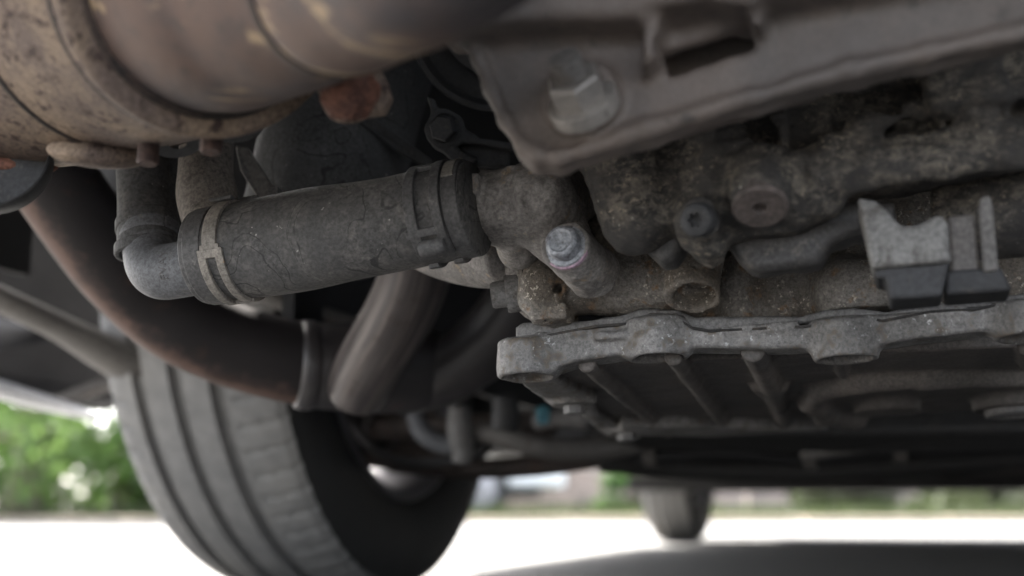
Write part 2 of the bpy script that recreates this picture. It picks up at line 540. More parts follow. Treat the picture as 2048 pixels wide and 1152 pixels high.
def pipe_mat():
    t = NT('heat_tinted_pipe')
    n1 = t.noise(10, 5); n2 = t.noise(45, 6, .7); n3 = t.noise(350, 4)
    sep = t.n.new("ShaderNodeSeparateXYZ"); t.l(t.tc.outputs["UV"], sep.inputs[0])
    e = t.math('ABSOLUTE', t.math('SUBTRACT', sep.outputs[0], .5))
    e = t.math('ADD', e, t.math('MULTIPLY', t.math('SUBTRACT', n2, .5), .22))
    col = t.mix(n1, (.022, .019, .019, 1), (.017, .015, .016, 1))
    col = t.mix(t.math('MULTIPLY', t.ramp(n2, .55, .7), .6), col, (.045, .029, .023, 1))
    lit_rust = t.mix(n3, (.135, .083, .066, 1), (.085, .056, .048, 1))
    col = t.mix(t.ramp(e, .10, -.01), col, lit_rust)  # underside band: rust plus painted-in light along the lower edge
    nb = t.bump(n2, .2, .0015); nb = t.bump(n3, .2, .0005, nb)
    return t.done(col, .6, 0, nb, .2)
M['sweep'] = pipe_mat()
M['downpipe'] = grime('heat_tinted_pipe', (.036, .031, .031, 1), (.028, .025, .026, 1), (.085, .048, .034, 1), 9, 28, 400, (.60, .74), rough=.42, metal=.0, b2=.12, b3=.08, spec=.7, mc=.2)
def branch_mat():
    t = NT('header_pipe')
    sep = t.n.new("ShaderNodeSeparateXYZ"); t.l(t.tc.outputs["UV"], sep.inputs[0])
    cmb = t.n.new("ShaderNodeCombineXYZ"); t.l(t.math('MULTIPLY', sep.outputs[0], 22), cmb.inputs[0]); t.l(t.math('MULTIPLY', sep.outputs[1], 9), cmb.inputs[1])
    n1 = t.noise(1.0, 4, .6, cmb.outputs[0]); n2 = t.noise(70, 5)
    col = t.mix(t.ramp(n1, .40, .62), (.06, .052, .052, 1), (.13, .112, .104, 1))
    col = t.mix(t.ramp(n1, .64, .72), col, (.30, .25, .20, 1))
    col = t.mix(t.math('MULTIPLY', t.ramp(n2, .55, .7), .5), col, (.05, .036, .03, 1))
    return t.done(col, .42, .3, t.bump(n2, .15, .001), .5)
M['branch'] = branch_mat()
M['arm'] = grime('suspension_steel', (.12, .111, .102, 1), (.09, .083, .077, 1), (.075, .06, .05, 1), 12, 50, 500, (.58, .7), rough=.65, b2=.2)
M['arm_brown'] = grime('brown_arm', (.085, .068, .06, 1), (.06, .05, .045, 1), (.12, .075, .055, 1), 9, 40, 300, (.56, .7), rough=.75)
M['floor'] = grime('underfloor', (.028, .027, .026, 1), (.02, .0195, .019, 1), (.045, .04, .036, 1), 5, 20, 200, (.56, .72), rough=.65)
M['paint'] = grime('silver_grey_paint', (.45, .46, .48, 1), (.43, .44, .46, 1), (.36, .36, .36, 1), 4, 20, 300, (.6, .8), rough=.35, b2=.02, b3=.02)
M['rim'] = grime('wheel_rim', (.30, .295, .31, 1), (.25, .245, .26, 1), (.15, .135, .125, 1), 10, 40, 300, (.60, .75), rough=.35, metal=.7, b2=.05)
M['tray'] = grime('grimy_tray', (.06, .057, .054, 1), (.045, .042, .040, 1), (.095, .085, .073, 1), 40, 130, 500, (.56, .70), rough=.6, b2=.3)
M['gasket'] = grime('gasket', (.02, .019, .018, 1), (.03, .027, .025, 1), (.05, .04, .03, 1))
M['blue'] = grime('blue_cap', (.10, .30, .36, 1), (.08, .24, .30, 1), (.06, .14, .17, 1), rough=.5)
M['pinkmark'] = grime('pink_paint_mark', (.42, .27, .34, 1), (.34, .24, .30, 1), (.25, .22, .24, 1), 200, 500, 1500, rough=.6, b2=.1)

def crust_mat():
    t = NT('oil_crusted_casting')
    mp = t.map(t.tc.outputs["Object"], (1, 1, 1.5))
    n1 = t.noise(30, 5, .7, mp); n2 = t.noise(150, 9, .8, mp, .3); n3 = t.noise(330, 6, .75, mp); n4 = t.noise(430, 3, .6)
    col = t.mix(t.ramp(n2, .42, .60), (.032, .030, .028, 1), (.155, .135, .110, 1))
    col = t.mix(t.ramp(n3, .55, .66), col, (.30, .25, .185, 1))
    col = t.mix(t.math('MULTIPLY', t.ramp(n1, .43, .57), .85), col, (.038, .035, .033, 1))
    col = t.mix(t.ramp(n4, .68, .74), col, (.34, .32, .27, 1))
    nb = t.bump(n2, .7, .003); nb = t.bump(n3, .6, .0015, nb); nb = t.bump(n4, .3, .0004, nb)
    return t.done(col, .68, .05, nb, .4)
M['crust'] = crust_mat()

def rubber(name, base, dust, line, cs=34, ribs=True, contour=True, dustamt=(.45, .75)):
    t = NT(name)
    uv = t.tc.outputs["UV"]
    ob = t.tc.outputs["Object"]
    n1 = t.noise(22, 5, .6); n2 = t.noise(150, 6, .6); n4 = t.noise(520, 4, .7)
    wob = t.noise(90, 4, .6)
    col = t.mix(t.ramp(n1, *dustamt), base, dust)
    col = t.mix(t.math('MULTIPLY', t.ramp(n2, .48, .7), .6), col, dust)
    h = t.mix(t.ramp(n4, .3, .7), (.6, .6, .6, 1), (1.35, 1.35, 1.35, 1))
    x = t.n.new("ShaderNodeMix"); x.data_type = 'RGBA'; x.blend_type = 'MULTIPLY'; x.inputs[0].default_value = 1
    t.l(col, x.inputs[6]); t.l(h, x.inputs[7]); col = x.outputs[2]
    nb = t.bump(n2, .12, .001); nb = t.bump(n4, .25, .0003, nb)
    if contour:           # tide marks left by dried water: thin rims round closed patches
        nc = t.noise(cs, 1.5, .5, None, .5)
        nc = t.math('ADD', nc, t.math('MULTIPLY', wob, .05))
        for lev, w in ((.46, .0080), (.59, .0066)):
            e = t.math('ABSOLUTE', t.math('SUBTRACT', nc, lev))
            m = t.ramp(e, w, w * .35)
            m = t.math('MULTIPLY', m, t.ramp(t.noise(48, 3), .38, .52))
            inner = t.ramp(nc, lev, lev + .03) if lev > .5 else t.ramp(nc, lev, lev - .03)
            col = t.mix(t.math('MULTIPLY', inner, .35), col, base)
            col = t.mix(t.math('MULTIPLY', m, .75), col, line)
            nb = t.bump(m, -.25, .0006, nb)
    sp = t.ramp(t.noise(420, 2, .5), .735, .76)
    col = t.mix(sp, col, (.3, .29, .27, 1))
    if ribs:
        sep = t.n.new("ShaderNodeSeparateXYZ"); t.l(uv, sep.inputs[0])
        w = t.math('SINE', t.math('ADD', t.math('MULTIPLY', sep.outputs[1], 2 * math.pi / .0042), t.math('MULTIPLY', wob, 3.0)))
        nb = t.bump(t.math('MULTIPLY', w, t.ramp(t.noise(30, 2), .45, .62)), .16, .0002, nb)
    return t.done(col, .72, 0, nb, .35)
M['hose'] = rubber('dusty_hose_rubber', (.070, .068, .066, 1), (.160, .149, .137, 1), (.02, .02, .02, 1))
M['hose_side'] = rubber('hose_rubber', (.06, .06, .06, 1), (.10, .095, .088, 1), (.02, .02, .02, 1), contour=False)
M['hose_big'] = rubber('intake_rubber', (.05, .051, .052, 1), (.07, .07, .07, 1), (.012, .012, .012, 1), 24, ribs=False)
M['hose_dirty'] = grime('muddy_hose', (.16, .14, .12, 1), (.12, .105, .09, 1), (.07, .062, .055, 1), 40, 150, 1200, (.52, .68), rough=.8, b2=.5, b3=.4, light=(.36, .33, .3, 1), tl=(.70, .76), sl=500)

def tyre_mat():
    t = NT('tyre_rubber')
    n1 = t.noise(9, 5); n2 = t.noise(60, 6, .65); n3 = t.noise(500, 3)
    col = t.mix(t.ramp(n2, .35, .7), (.15, .148, .143, 1), (.20, .196, .188, 1))
    col = t.mix(t.math('MULTIPLY', t.ramp(n1, .4, .7), .5), col, (.24, .23, .21, 1))
    nb = t.bump(n2, .2, .002); nb = t.bump(n3, .3, .0006, nb)
    return t.done(col, .75, 0, nb, .35)
M['tyre'] = tyre_mat()
t = NT('sidewall_rubber'); n = t.noise(40, 5)
M['sidewall'] = t.done(t.mix(n, (.018, .018, .018, 1), (.03, .03, .029, 1)), .7, 0, t.bump(n, .2, .001), .35)

def ground_mat():
    t = NT('pale_asphalt')
    n1 = t.noise(.8, 6); n2 = t.noise(40, 6, .7); v = t.voro(160)
    col = t.mix(n1, (.10, .098, .094, 1), (.14, .137, .132, 1))
    col = t.mix(t.ramp(n2, .35, .7), col, (.085, .083, .08, 1))
    return t.done(col, .85, 0, t.bump(v, .5, .004), .3)
M['ground'] = ground_mat()
M['grass_ground'] = grime('verge_soil', (.045, .06, .02, 1), (.055, .07, .025, 1), (.10, .08, .05, 1), .8, 6, 60, (.5, .65), rough=.95)
M['kerb'] = grime('kerb_stone', (.33, .27, .21, 1), (.27, .22, .17, 1), (.2, .165, .125, 1), 2, 14, 80, rough=.9)
M['wall'] = grime('rendered_wall', (.36, .29, .255, 1), (.30, .24, .215, 1), (.21, .18, .16, 1), .7, 4, 60, rough=.9)
M['bark'] = grime('bark', (.13, .10, .075, 1), (.09, .07, .055, 1), (.055, .045, .035, 1), 5, 22, 120, rough=.95, b2=.8, d2=.02)
def leaf_mat(name, a, b):
    t = NT(name)
    oi = t.n.new("ShaderNodeObjectInfo")
    n = t.noise(2.2, 3)
    col = t.mix(t.ramp(n, .3, .7), a, b)
    m = t.done(col, .55, 0, None, .3)
    tr = t.n.new("ShaderNodeBsdfTranslucent"); t.l(col, tr.inputs[0])
    mx = t.n.new("ShaderNodeMixShader"); mx.inputs[0].default_value = .45
    out = t.n["Material Output"]
    t.l(t.b.outputs[0], mx.inputs[1]); t.l(tr.outputs[0], mx.inputs[2]); t.l(mx.outputs[0], out.inputs[0])
    return m
M['leaf'] = leaf_mat('leaf_green', (.07, .135, .03, 1), (.12, .185, .055, 1))
M['leaf2'] = leaf_mat('leaf_dark_green', (.05, .10, .03, 1), (.08, .135, .045, 1))
M['grass'] = leaf_mat('grass_blade', (.03, .042, .016, 1), (.045, .055, .025, 1))
M['car_white'] = grime('white_paint', (.75, .76, .78, 1), (.74, .75, .77, 1), (.7, .7, .7, 1), 2, 9, 90, rough=.3, b2=.01, b3=.01)
t = NT('dark_glass'); M['glass'] = t.done((.02, .025, .03, 1), .08, 0, None, .6)
#@@BUILD
# ================================================================== setting
def sheet(name, pts, mat, kind='structure'):
    return tag(mesh(name, pts, [tuple(range(len(pts)))], mat), kind=kind)

sheet('ground', [(-200, -200, 0), (200, -200, 0), (200, 200, 0), (-200, 200, 0)], M['ground'])
verge_front = 8.6
tag(mesh('verge', [(-60, verge_front + .16, .02), (60, verge_front + .16, .02), (90, 60, .06), (-90, 60, .06)], [(0, 1, 2, 3)], M['grass_ground']), kind='structure')

# ================================================================== wheels
def make_wheel(root, RR=0.34, W=0.188, base=WHEEL):
    """wheel on the left of the car; axis along V, the right side faces the underbody"""
    c = np.asarray(base) + Z * RR
    nth = 720
    # tread profile: (offset along V, radius)
    tr = []
    gx = [g * W / .188 for g in (-.052, -.012, .028)]
    xs = np.linspace(-W / 2 + .006, W / 2 - .006, 95)
    for x in xs:
        r = RR - .010 * (abs(x) / (W / 2)) ** 3 - .004 * max(0, abs(x) / (W / 2) - .85) / .15
        if any(abs(x - g) < .0058 for g in gx): r -= .0085
        tr.append((x, r))
    th = np.arange(nth) * 2 * math.pi / nth
    e1, e2 = U, Z
    v = []
    for (x, r) in tr:
        rr = np.full(nth, r)
        if x > .042:          # shoulder sipes
            ph = (th / (2 * math.pi) * 80 + (x - .042) * 6) % 1.0
            rr = np.where(ph < .10, r - .0028, rr)
        if x < -.066:
            ph = (th / (2 * math.pi) * 80 - (x + .07) * 8) % 1.0
            rr = np.where(ph < .10, r - .0028, rr)
        for t_, r_ in zip(th, rr):
            v.append(c + V * x + e1 * (math.cos(t_) * r_) + e2 * (math.sin(t_) * r_))
    n = len(tr); f = []
    for i in range(n - 1):
        for j in range(nth):
            f.append((i * nth + j, i * nth + (j + 1) % nth, (i + 1) * nth + (j + 1) % nth, (i + 1) * nth + j))
    ty = auto_smooth(mesh('tyre', v, f, M['tyre'], root), 50)
    side = [(W / 2 - .022, RR - .020), (W / 2 - .0075, RR - .0125), (W / 2 + .001, RR - .022), (W / 2 + .006, RR - .045), (W / 2 + .0065, RR - .06), (W / 2 + .002, RR - .085), (W / 2 - .006, RR - .098), (W / 2 - .012, RR - .10)]
    sv, sf = lathe(side, c, V, 120)
    sw = auto_smooth(mesh('sidewall', sv, sf, M['sidewall'], ty), 50)
    sv, sf = lathe([(-a, b) for a, b in side], c, V, 120)
    auto_smooth(mesh('sidewall', sv, sf, M['sidewall'], ty), 50)
    rb = RR - .098
    bar = [(W / 2 - .010, rb), (W / 2 - .004, rb - .003), (W / 2 - .005, rb - .010), (W / 2 - .014, rb - .016), (W / 2 - .035, rb - .020), (.02, rb - .034), (-.03, rb - .036),
           (-W / 2 + .03, rb - .02), (-W / 2 + .012, rb - .012), (-W / 2 + .010, rb)]
    rim = add_lathe('rim', bar, c, V, M['rim'], root, 96, ang=50)
    for k in range(5):
        a = 2 * math.pi * k / 5 + .3
        d = e1 * math.cos(a) + e2 * math.sin(a); q = np.cross(V, d)
        mb = MB()
        p0, p1 = c + V * -.06 + d * .05, c + V * -.075 + d * (rb - .02)
        pts = [p0 - q * .03, p1 - q * .022, p1 + q * .022, p0 + q * .03]
        mb.add(*prism(pts, V * .018))
        bevel(mb.build('spoke', M['rim'], rim), .004)
    add_lathe('hub', [(-.08, .001), (-.08, .07), (-.03, .07), (-.02, .055), (.06, .05), (.075, .03), (.075, .001)], c, V, M['dark_part'], root, 48)
    add_lathe('brake_disc', [(-.01, .06), (-.01, .155), (.012, .155), (.012, .06)], c, V, M['arm'], root, 64)
    add_lathe('dust_shield', [(.016, .03), (.016, .196), (.021, .20), (.021, .03)], c, V, M['black'], root, 64)
    return root

W1 = make_wheel(thing('car_wheel', WHEEL, 'large near wheel with dusty grooved tyre, its inner side turned to the camera', 'wheel'))

def children(o):
    return [c for c in bpy.data.objects if c.parent == o]

def copy_tree(o, shift, parent=None):
    c = o.copy(); COL.objects.link(c)
    if parent is None: c.location = o.location + shift
    else:
        c.parent = parent
        c.matrix_parent_inverse = Matrix.Translation(Vector(o.matrix_parent_inverse.translation))
    for ch in children(o): copy_tree(ch, shift, c)
    return c

FARW = CAR.w(0.0, 2.35, 0)
W2 = make_wheel(thing('car_wheel', FARW, 'small far wheel in the distance, dark against the bright road', 'wheel'), .32, .135, FARW)
for (src, b, lab) in ((W1, 1.50, 'wheel at the right hand end of the near axle'), (W2, 1.50, 'wheel at the right hand end of the far axle')):
    copy_tree(src, Vector(V * b))["label"] = lab

# ================================================================== car body round the underside
body = thing('parked_car', CAR.w(.75, 1.2, 0), 'silver grey parked car seen from underneath, its lower body edge showing at left', 'car')
def slab(name, b0, b1, a0, a1, z0, z1, mat, parent=body, bev=.01):
    o = mesh(name, *box(CAR.w((b0 + b1) / 2, (a0 + a1) / 2, (z0 + z1) / 2), V, U, Z, (b1 - b0) / 2, (a1 - a0) / 2, (z1 - z0) / 2), mat, parent)
    return bevel(o, bev, 2) if bev else o

fl = slab('floor_pan', .13, 1.37, .62, 3.0, .172, .22, M['floor'])
slab('floor_channel', .16, .24, .64, 2.9, .160, .1725, M['floor'], fl, .004)
slab('floor_channel', .58, .70, .64, 2.9, .158, .1725, M['floor'], fl, .004)
slab('cross_member', .14, 1.36, .80, .92, .150, .1725, M['arm_brown'], fl, .006)
slab('cross_member', .14, 1.36, 1.30, 1.36, .155, .1725, M['floor'], fl, .006)
slab('cross_member', -.04, 1.40, 1.80, 1.95, .136, .1725, M['floor'], fl, .006)
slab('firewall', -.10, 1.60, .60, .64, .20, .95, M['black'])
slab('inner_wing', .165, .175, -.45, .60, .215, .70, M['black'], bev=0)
slab('sill', -.13, -.06, .48, 1.92, .185, .32, M['paint'], bev=.02)
slab('sill', 1.56, 1.63, .48, 1.92, .185, .32, M['paint'], bev=.02)
slab('skirt_light_blocker', 1.60, 1.625, -1.1, -.42, .12, .32, M['black'], bev=.004)  # added low panels, out of view, keep daylight off the ground underneath
slab('skirt_light_blocker', 1.60, 1.625, .42, 1.93, .10, .20, M['black'], bev=.004)
slab('inner_sill', -.055, .13, .62, 1.95, .178, .24, M['floor'], bev=.01)
slab('rear_bulkhead', -.06, .17, .50, .52, .18, .70, M['black'], bev=0)
slab('side_panel', -.135, -.10, .40, 1.95, .28, .85, M['paint'], bev=.012)
slab('side_panel', 1.60, 1.635, .40, 1.95, .28, .85, M['paint'], bev=.012)
slab('fender', -.135, -.10, -1.15, -.42, .30, .85, M['paint'], bev=.012)
slab('fender', 1.60, 1.635, -1.15, -.42, .30, .85, M['paint'], bev=.012)
slab('fender', -.135, -.10, 1.95, 3.15, .72, .85, M['paint'], bev=.012)
slab('fender', 1.60, 1.635, 1.95, 3.15, .72, .85, M['paint'], bev=.012)
slab('fender', -.135, -.10, -.42, .40, .70, .85, M['paint'], bev=.012)
slab('fender', 1.60, 1.635, -.42, .40, .70, .85, M['paint'], bev=.012)
slab('fender_liner', -.099, -.088, -1.15, -.42, .285, .84, M['black'], bev=0)
slab('engine_lid', -.12, 1.62, -1.2, .62, .85, .87, M['paint'], bev=.008)
slab('hood', -.12, 1.62, 1.9, 3.2, .82, .85, M['paint'], bev=.01)
slab('cabin', .0, 1.5, .3, 2.1, .86, 1.30, M['glass'], bev=.12)
slab('front_lip', -.12, 1.62, 2.9, 3.16, .148, .21, M['black'], bev=.008)
slab('nose', -.12, 1.62, 3.0, 3.22, .205, .83, M['paint'], bev=.06)
slab('bumper', -.12, 1.62, -1.34, -1.22, .40, .80, M['paint'], bev=.04)
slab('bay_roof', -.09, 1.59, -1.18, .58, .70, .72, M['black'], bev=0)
# wheel house liners: half drums over the near and the far wheel
for a_, b0, b1 in ((0, -.095, .16), (0, 1.34, 1.595), (2.35, -.095, .16), (2.35, 1.34, 1.595)):
    c = CAR.w(0, a_, .34); v = []; f = []
    n = 28
    for i in range(n + 1):
        t_ = math.pi * (i / n) 
        for b in (b0, b1):
            for r_ in (.40, .408):
                v.append(c + V * b + U * (math.cos(t_) * r_) + Z * (math.sin(t_) * r_))
    for i in range(n):
        for (p, q) in ((0, 1), (1, 3), (3, 2), (2, 0)):
            f.append((i * 4 + p, i * 4 + q, i * 4 + 4 + q, i * 4 + 4 + p))
    mesh('wheel_house', v, f, M['black'], body, True)
# lower corner of the rear apron with its pale outer skin, in front of the near wheel
sk = [(P(-150, 735, 1.10), .012), (P(-40, 768, 1.18), .0125), (P(70, 800, 1.27), .0115), (P(150, 822, 1.36), .009), (P(194, 834, 1.42), .005)]
add_tube('apron_edge', sk, M['paint'], body, n_sub=8, nseg=20, flat=.75)
# dark inner apron panel above it
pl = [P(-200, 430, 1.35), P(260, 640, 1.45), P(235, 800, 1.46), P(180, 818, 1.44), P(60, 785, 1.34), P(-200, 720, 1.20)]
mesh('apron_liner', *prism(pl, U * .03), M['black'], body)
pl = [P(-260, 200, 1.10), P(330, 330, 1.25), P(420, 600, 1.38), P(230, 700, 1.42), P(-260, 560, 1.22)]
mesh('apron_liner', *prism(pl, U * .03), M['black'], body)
add_tube('liner_stay', [(P(120, 800, 1.36), .006), (P(190, 775, 1.38), .009), (P(270, 745, 1.40), .011)], M['arm'], body, n_sub=4, nseg=16)

# ================================================================== oil pan
def ep(px, py, t_):
    return ENG.onplane(px, py, 1, t_)
def ew(px, py, w):
    return ENG.onplane(px, py, 2, w)
def sw(pts, t_):
    return [(ep(x, y, t_)[0], ep(x, y, t_)[2]) for x, y in pts]
def st(pts, w):
    return [(ew(x, y, w)[0], ew(x, y, w)[1]) for x, y in pts]

pan = thing('oil_pan', ENG.w(.1, .12, 0), 'cast aluminium oil pan with bright bolted front flange and ribbed dark underside', 'oil pan')
top_line = [(1002, 688), (1018, 676), (1085, 671), (1190, 651), (1262, 645), (1300, 628), (1348, 632), (1385, 654), (1420, 660), (1580, 653), (1622, 650), (1652, 636), (1720, 632), (1765, 640), (1860, 622), (1945, 617), (2075, 594)]
bot_line = [(2075, 655), (1950, 664), (1850, 674), (1750, 690), (1550, 697), (1380, 694), (1260, 706), (1150, 722), (1090, 742), (1010, 746), (1002, 735)]
F_ = Field(ENG, (-.012, -.022, -.016), (.285, .31, .046), .0013)
F_.add(F_.poly(sw(top_line + bot_line, 0), 1, 0, .020, .0018), 0)
bolts_px = [(1052, 742), (1316, 703), (1690, 707), (2060, 662)]
bosses = []
for (x, y) in bolts_px:
    q = ep(x, y, .004)
    tp = np.interp(x, [p[0] for p in top_line], [p[1] for p in top_line])
    hi = ep(x, tp + 2, -.004)[2]; lo_ = q[2] - .0028
    bosses.append((q[0], lo_, hi))
    F_.add(F_.cyl((q[0], .006, lo_), (q[0], .006, hi), .0145, .0135, .0012), .006)
# left flange and back flange (plan view), both seen from below
left = st([(1004, 742), (1096, 746), (1128, 770), (1180, 795), (1200, 838), (1300, 885), (1262, 893), (1205, 868), (1150, 822), (1085, 800)], 0.0)
F_.add(F_.poly(left, 2, .0, .012, .0015), .003)
for (x, y) in ((1148, 800), (1252, 858)):
    q = ew(x, y, 0.0); F_.add(F_.cyl((q[0], q[1], -.003), (q[0], q[1], .012), .013, .013), .005)
back = st([(1240, 846), (2120, 862), (2120, 880), (1240, 866)], .0)
F_.add(F_.poly(back, 2, -.002, .012, .0015), .003)
for s_, lo_, hi in bosses:
    F_.cut(F_.cyl((s_, .0060, lo_ - .01), (s_, .0060, lo_ + .014), .0122, .0108, .0004), .0006)
# casting lug on the flange
q = ep(1222, 672, -.001); F_.add(F_.box((q[0], .0, q[2]), (.0085, .004, .0022), .001), .002)
for (x, y, L_) in ((1120, 668, .012), (1520, 655, .018), (1560, 660, .006), (1830, 630, .022)):
    q = ep(x, y, 0); F_.add(F_.box((q[0], .0, q[2]), (L_, .0012, .0018), .0008), .0015)
F_.noise(160, .00035, 3); F_.noise(420, .0002, 4)
F_.build('flange', M['alu'], pan)
gt = [(x, y - 1) for x, y in top_line]; gb = [(x, y + 4) for x, y in top_line][::-1]
seam = [ENG.w(*ep(x, y, -.0013)) for x, y in gt + gb]
nn = len(gt); gv = seam + [p + ENG.m[1] * .015 for p in seam]; gf = []
for i in range(nn - 1):
    j = 2 * nn - 1 - i
    gf += [(i, i + 1, j - 1, j), (i, i + 2 * nn, i + 1 + 2 * nn, i + 1), (j, j - 1, j - 1 + 2 * nn, j + 2 * nn)]
mesh('seam_gasket', gv, gf, M['gasket'], pan)
F_ = Field(ENG, (-.005, .008, -.016), (.285, .31, .03), .0013)
bot = st([(1060, 735), (2120, 690), (2120, 868), (1250, 858), (1170, 800)], .005)
F_.add(F_.poly(bot, 2, .005, .016, .001), 0)
def rib(p0, p1, wd, w0=.005, hgt=.006):
    a = ew(*p0, w0); b = ew(*p1, w0)
    F_.add(F_.cap((a[0], a[1], w0 - hgt * .35), (b[0], b[1], w0 - hgt * .35), wd), .004)
rib((1168, 715), (1335, 858), .0042); rib((1345, 700), (1462, 858), .0042)
rib((1505, 690), (1545, 770), .0060); rib((1545, 770), (1578, 862), .0050)
rib((1512, 765), (1545, 786), .0035); rib((1545, 786), (1566, 762), .0035)
rib((1675, 705), (1685, 738), .0032); rib((2050, 690), (2052, 722), .0032)
# raised oval ring round the sump well
ring = [ew(x, y, .005) for x, y in ((1640, 770), (1720, 752), (1850, 745), (2100, 742))]
for a, b in zip(ring[:-1], ring[1:]): F_.add(F_.cap((a[0], a[1], .003), (b[0], b[1], .003), .007), .005)
ring = [ew(x, y, .005) for x, y in ((1640, 770), (1620, 795), (1650, 822), (1720, 838))]
for a, b in zip(ring[:-1], ring[1:]): F_.add(F_.cap((a[0], a[1], .003), (b[0], b[1], .003), .007), .005)
q = ew(2030, 790, .005); F_.add(F_.cyl((q[0], q[1], -.004), (q[0], q[1], .006), .026), .006)
q = ew(1770, 800, .005); F_.add(F_.cyl((q[0], q[1], -.003), (q[0], q[1], .006), .02), .006)
F_.noise(90, .0006, 5)
F_.build('pan_underside', M['pan'], pan)
for k, (s_, lo_, hi) in enumerate(bosses):
    o = ENG.w(s_, .0060, lo_ + .0125)
    mb = MB(); mb.add(*hexprism(o, -ENG.m[2], .0056, .0075, .4 * k)); mb.add(*lathe([(0, .0085), (.0012, .0085), (.0014, .005)], o, -ENG.m[2], 20))
    auto_smooth(mb.build('flange_bolt', M['alu_dull'], pan), 30)
for (x, y) in ((1148, 800), (1252, 858)):
    q = ew(x, y, 0.0); o = ENG.w(q[0], q[1], -.003)
    auto_smooth(mesh('flange_bolt', *hexprism(o, -ENG.m[2], .0062, .005), M['alu_dull'], pan), 30)
q = ew(2030, 790, .005); o = ENG.w(q[0], q[1], -.004)
dp = add_lathe('drain_plug', [(0, .019), (.003, .019), (.004, .018), (.004, .009), (.001, .008), (.001, .0)], o, -ENG.m[2], M['alu_dull'], pan, 48)

# ================================================================== crankcase
eng = thing('engine_crankcase', ENG.w(.12, .06, .02), 'sand cast engine crankcase with an open round socket above the oil pan flange', 'engine block')
F_ = Field(ENG, (-.004, -.045, .012), (.285, .085, .125), .0013)
upper = [(1030, 655), (1044, 645), (1180, 640), (1245, 628), (1280, 616), (1350, 618), (1388, 632), (1600, 632), (1640, 620), (1700, 614), (1770, 622), (1900, 604), (2075, 582), (2075, 640), (1860, 655), (1650, 675), (1400, 680), (1300, 670), (1030, 700)]
F_.add(F_.poly(sw(upper, .003), 1, .003, .04, .0016), 0)
UF = F_
F_.noise(160, .0004, 8)
F_.build('lower_flange', M['alu_dull'], eng)
F_ = Field(ENG, (-.004, -.045, .018), (.285, .085, .125), .0012)
a = ep(1420, 600, .03)
F_.add(F_.box((.19, .06, .075), (.125, .036, .058), .01), 0)
F_.add(F_.cap(ep(1085, 575, .008), ep(1330, 572, .012), .0165, .012), .008)
F_.add(F_.cap(ep(1200, 520, .015), ep(1345, 545, .02), .018, .016), .012)
F_.add(F_.cap(ep(1225, 470, .02), ep(1230, 540, .02), .016, .018), .012)
fl_px = [(1044, 498), (1078, 520), (1108, 545), (1122, 590), (1122, 628), (1096, 646), (1072, 632), (1046, 596)]
F_.add(F_.poly(sw(fl_px, -.008), 1, -.010, .03, .003), .005)
# raised knuckle on the flange corner
F_.add(F_.cap(ep(1075, 600, -.006), ep(1085, 570, -.006), .009), .006)
F_.add(F_.box(ep(1105, 632, -.002), (.009, .01, .0035), .001), .002)
F_.add(F_.cyl(ep(1392, 470, -.004), ep(1386, 596, -.020), .0125, .0128, .001), .007)
F_.add(F_.cap(ep(1340, 560, .004), ep(1390, 520, .004), .010), .01)
F_.add(F_.sphere(ep(1700, 585, .02), .017, (1, 1, 1.1)), .01)
F_.add(F_.cap(ep(1480, 480, .02), ep(1480, 640, .022), .006), .012)
F_.add(F_.sphere(ep(1770, 580, .02), .015), .008)
F_.cut(F_.cyl(ep(1388, 560, -.0155), ep(1384, 640, -.0255), .0096, .0100, .0005), .0012)
F_.cut(F_.cyl(ep(1112, 577, -.002), ep(1125, 577, -.030), .0028, .0030, .0004), .002)
F_.noise(70, .0012, 21); F_.noise(230, .0006, 22); F_.noise(520, .0003, 23)
F_.build('casting', M['cast'], eng)
o = ENG.w(*ep(1002, 588, -.001)); ax = -ENG.m[0] * .96 - ENG.m[2] * .1 - ENG.m[1] * .25
mb = MB(); mb.add(*lathe([(-.006, .0095), (0, .0095), (.001, .009), (.001, .006)], ENG.w(*ep(1016, 588, 0)), ax, 28))
mb.add(*lathe([(0, .0068), (.0065, .0066), (.0078, .0058), (.008, 0)], ENG.w(*ep(1014, 587, 0)), ax, 24))
auto_smooth(mb.build('side_bolt', M['alu_dull'], eng), 35)

# ================================================================== thermostat housing (water outlet)
th_ = thing('water_outlet', ENG.w(.02, .0, .07), 'cast water outlet elbow joining the thick hose, held by a shiny bolt', 'pipe fitting')
TO = -.036
F_ = Field(ENG, (-.055, -.066, .006), (.075, .055, .13), .0011)
F_.add(F_.cyl(ep(905, 424, TO), ep(1070, 398, TO - .004), .0172, .0174), 0)
F_.add(F_.cyl(ep(905, 424, TO), ep(988, 411, TO), .0181, .0182, .0004), 0)
F_.add(F_.sphere(ep(1078, 402, TO), .0180), .003)
F_.add(F_.cap(ep(1080, 402, TO), ep(1170, 375, .04), .0185, .02), .004)
F_.add(F_.cap(ep(1075, 455, TO + .004), ep(1142, 520, TO + .010), .0105, .010), .004)
F_.add(F_.cap(ep(1030, 450, TO + .006), ep(1036, 500, -.012), .010, .010), .004)
F_.add(F_.cyl(ep(1130, 491, -.056), ep(1190, 548, -.018), .0112, .0122, .001), .004)
lp = [(1008, 486), (1028, 478), (1044, 500), (1044, 594), (1090, 642), (1062, 634), (1040, 612), (1018, 592), (1010, 560)]
F_.add(F_.poly(sw(lp, -.004), 1, -.004, .03, .0015), .004)
F_.add(F_.box(ep(950, 374, TO - .0170), (.0040, .006, .0052), .0012), .0015)
F_.add(F_.cyl(ep(1026, 356, TO - .0165), ep(1032, 362, TO + .01), .0060), .0015)
F_.add(F_.cap(ep(1140, 430, TO + .02), ep(1150, 480, TO + .01), .008), .004)
F_.noise(90, .0009, 31); F_.noise(300, .0005, 32)
F_.build('casting', M['housing'], th_)
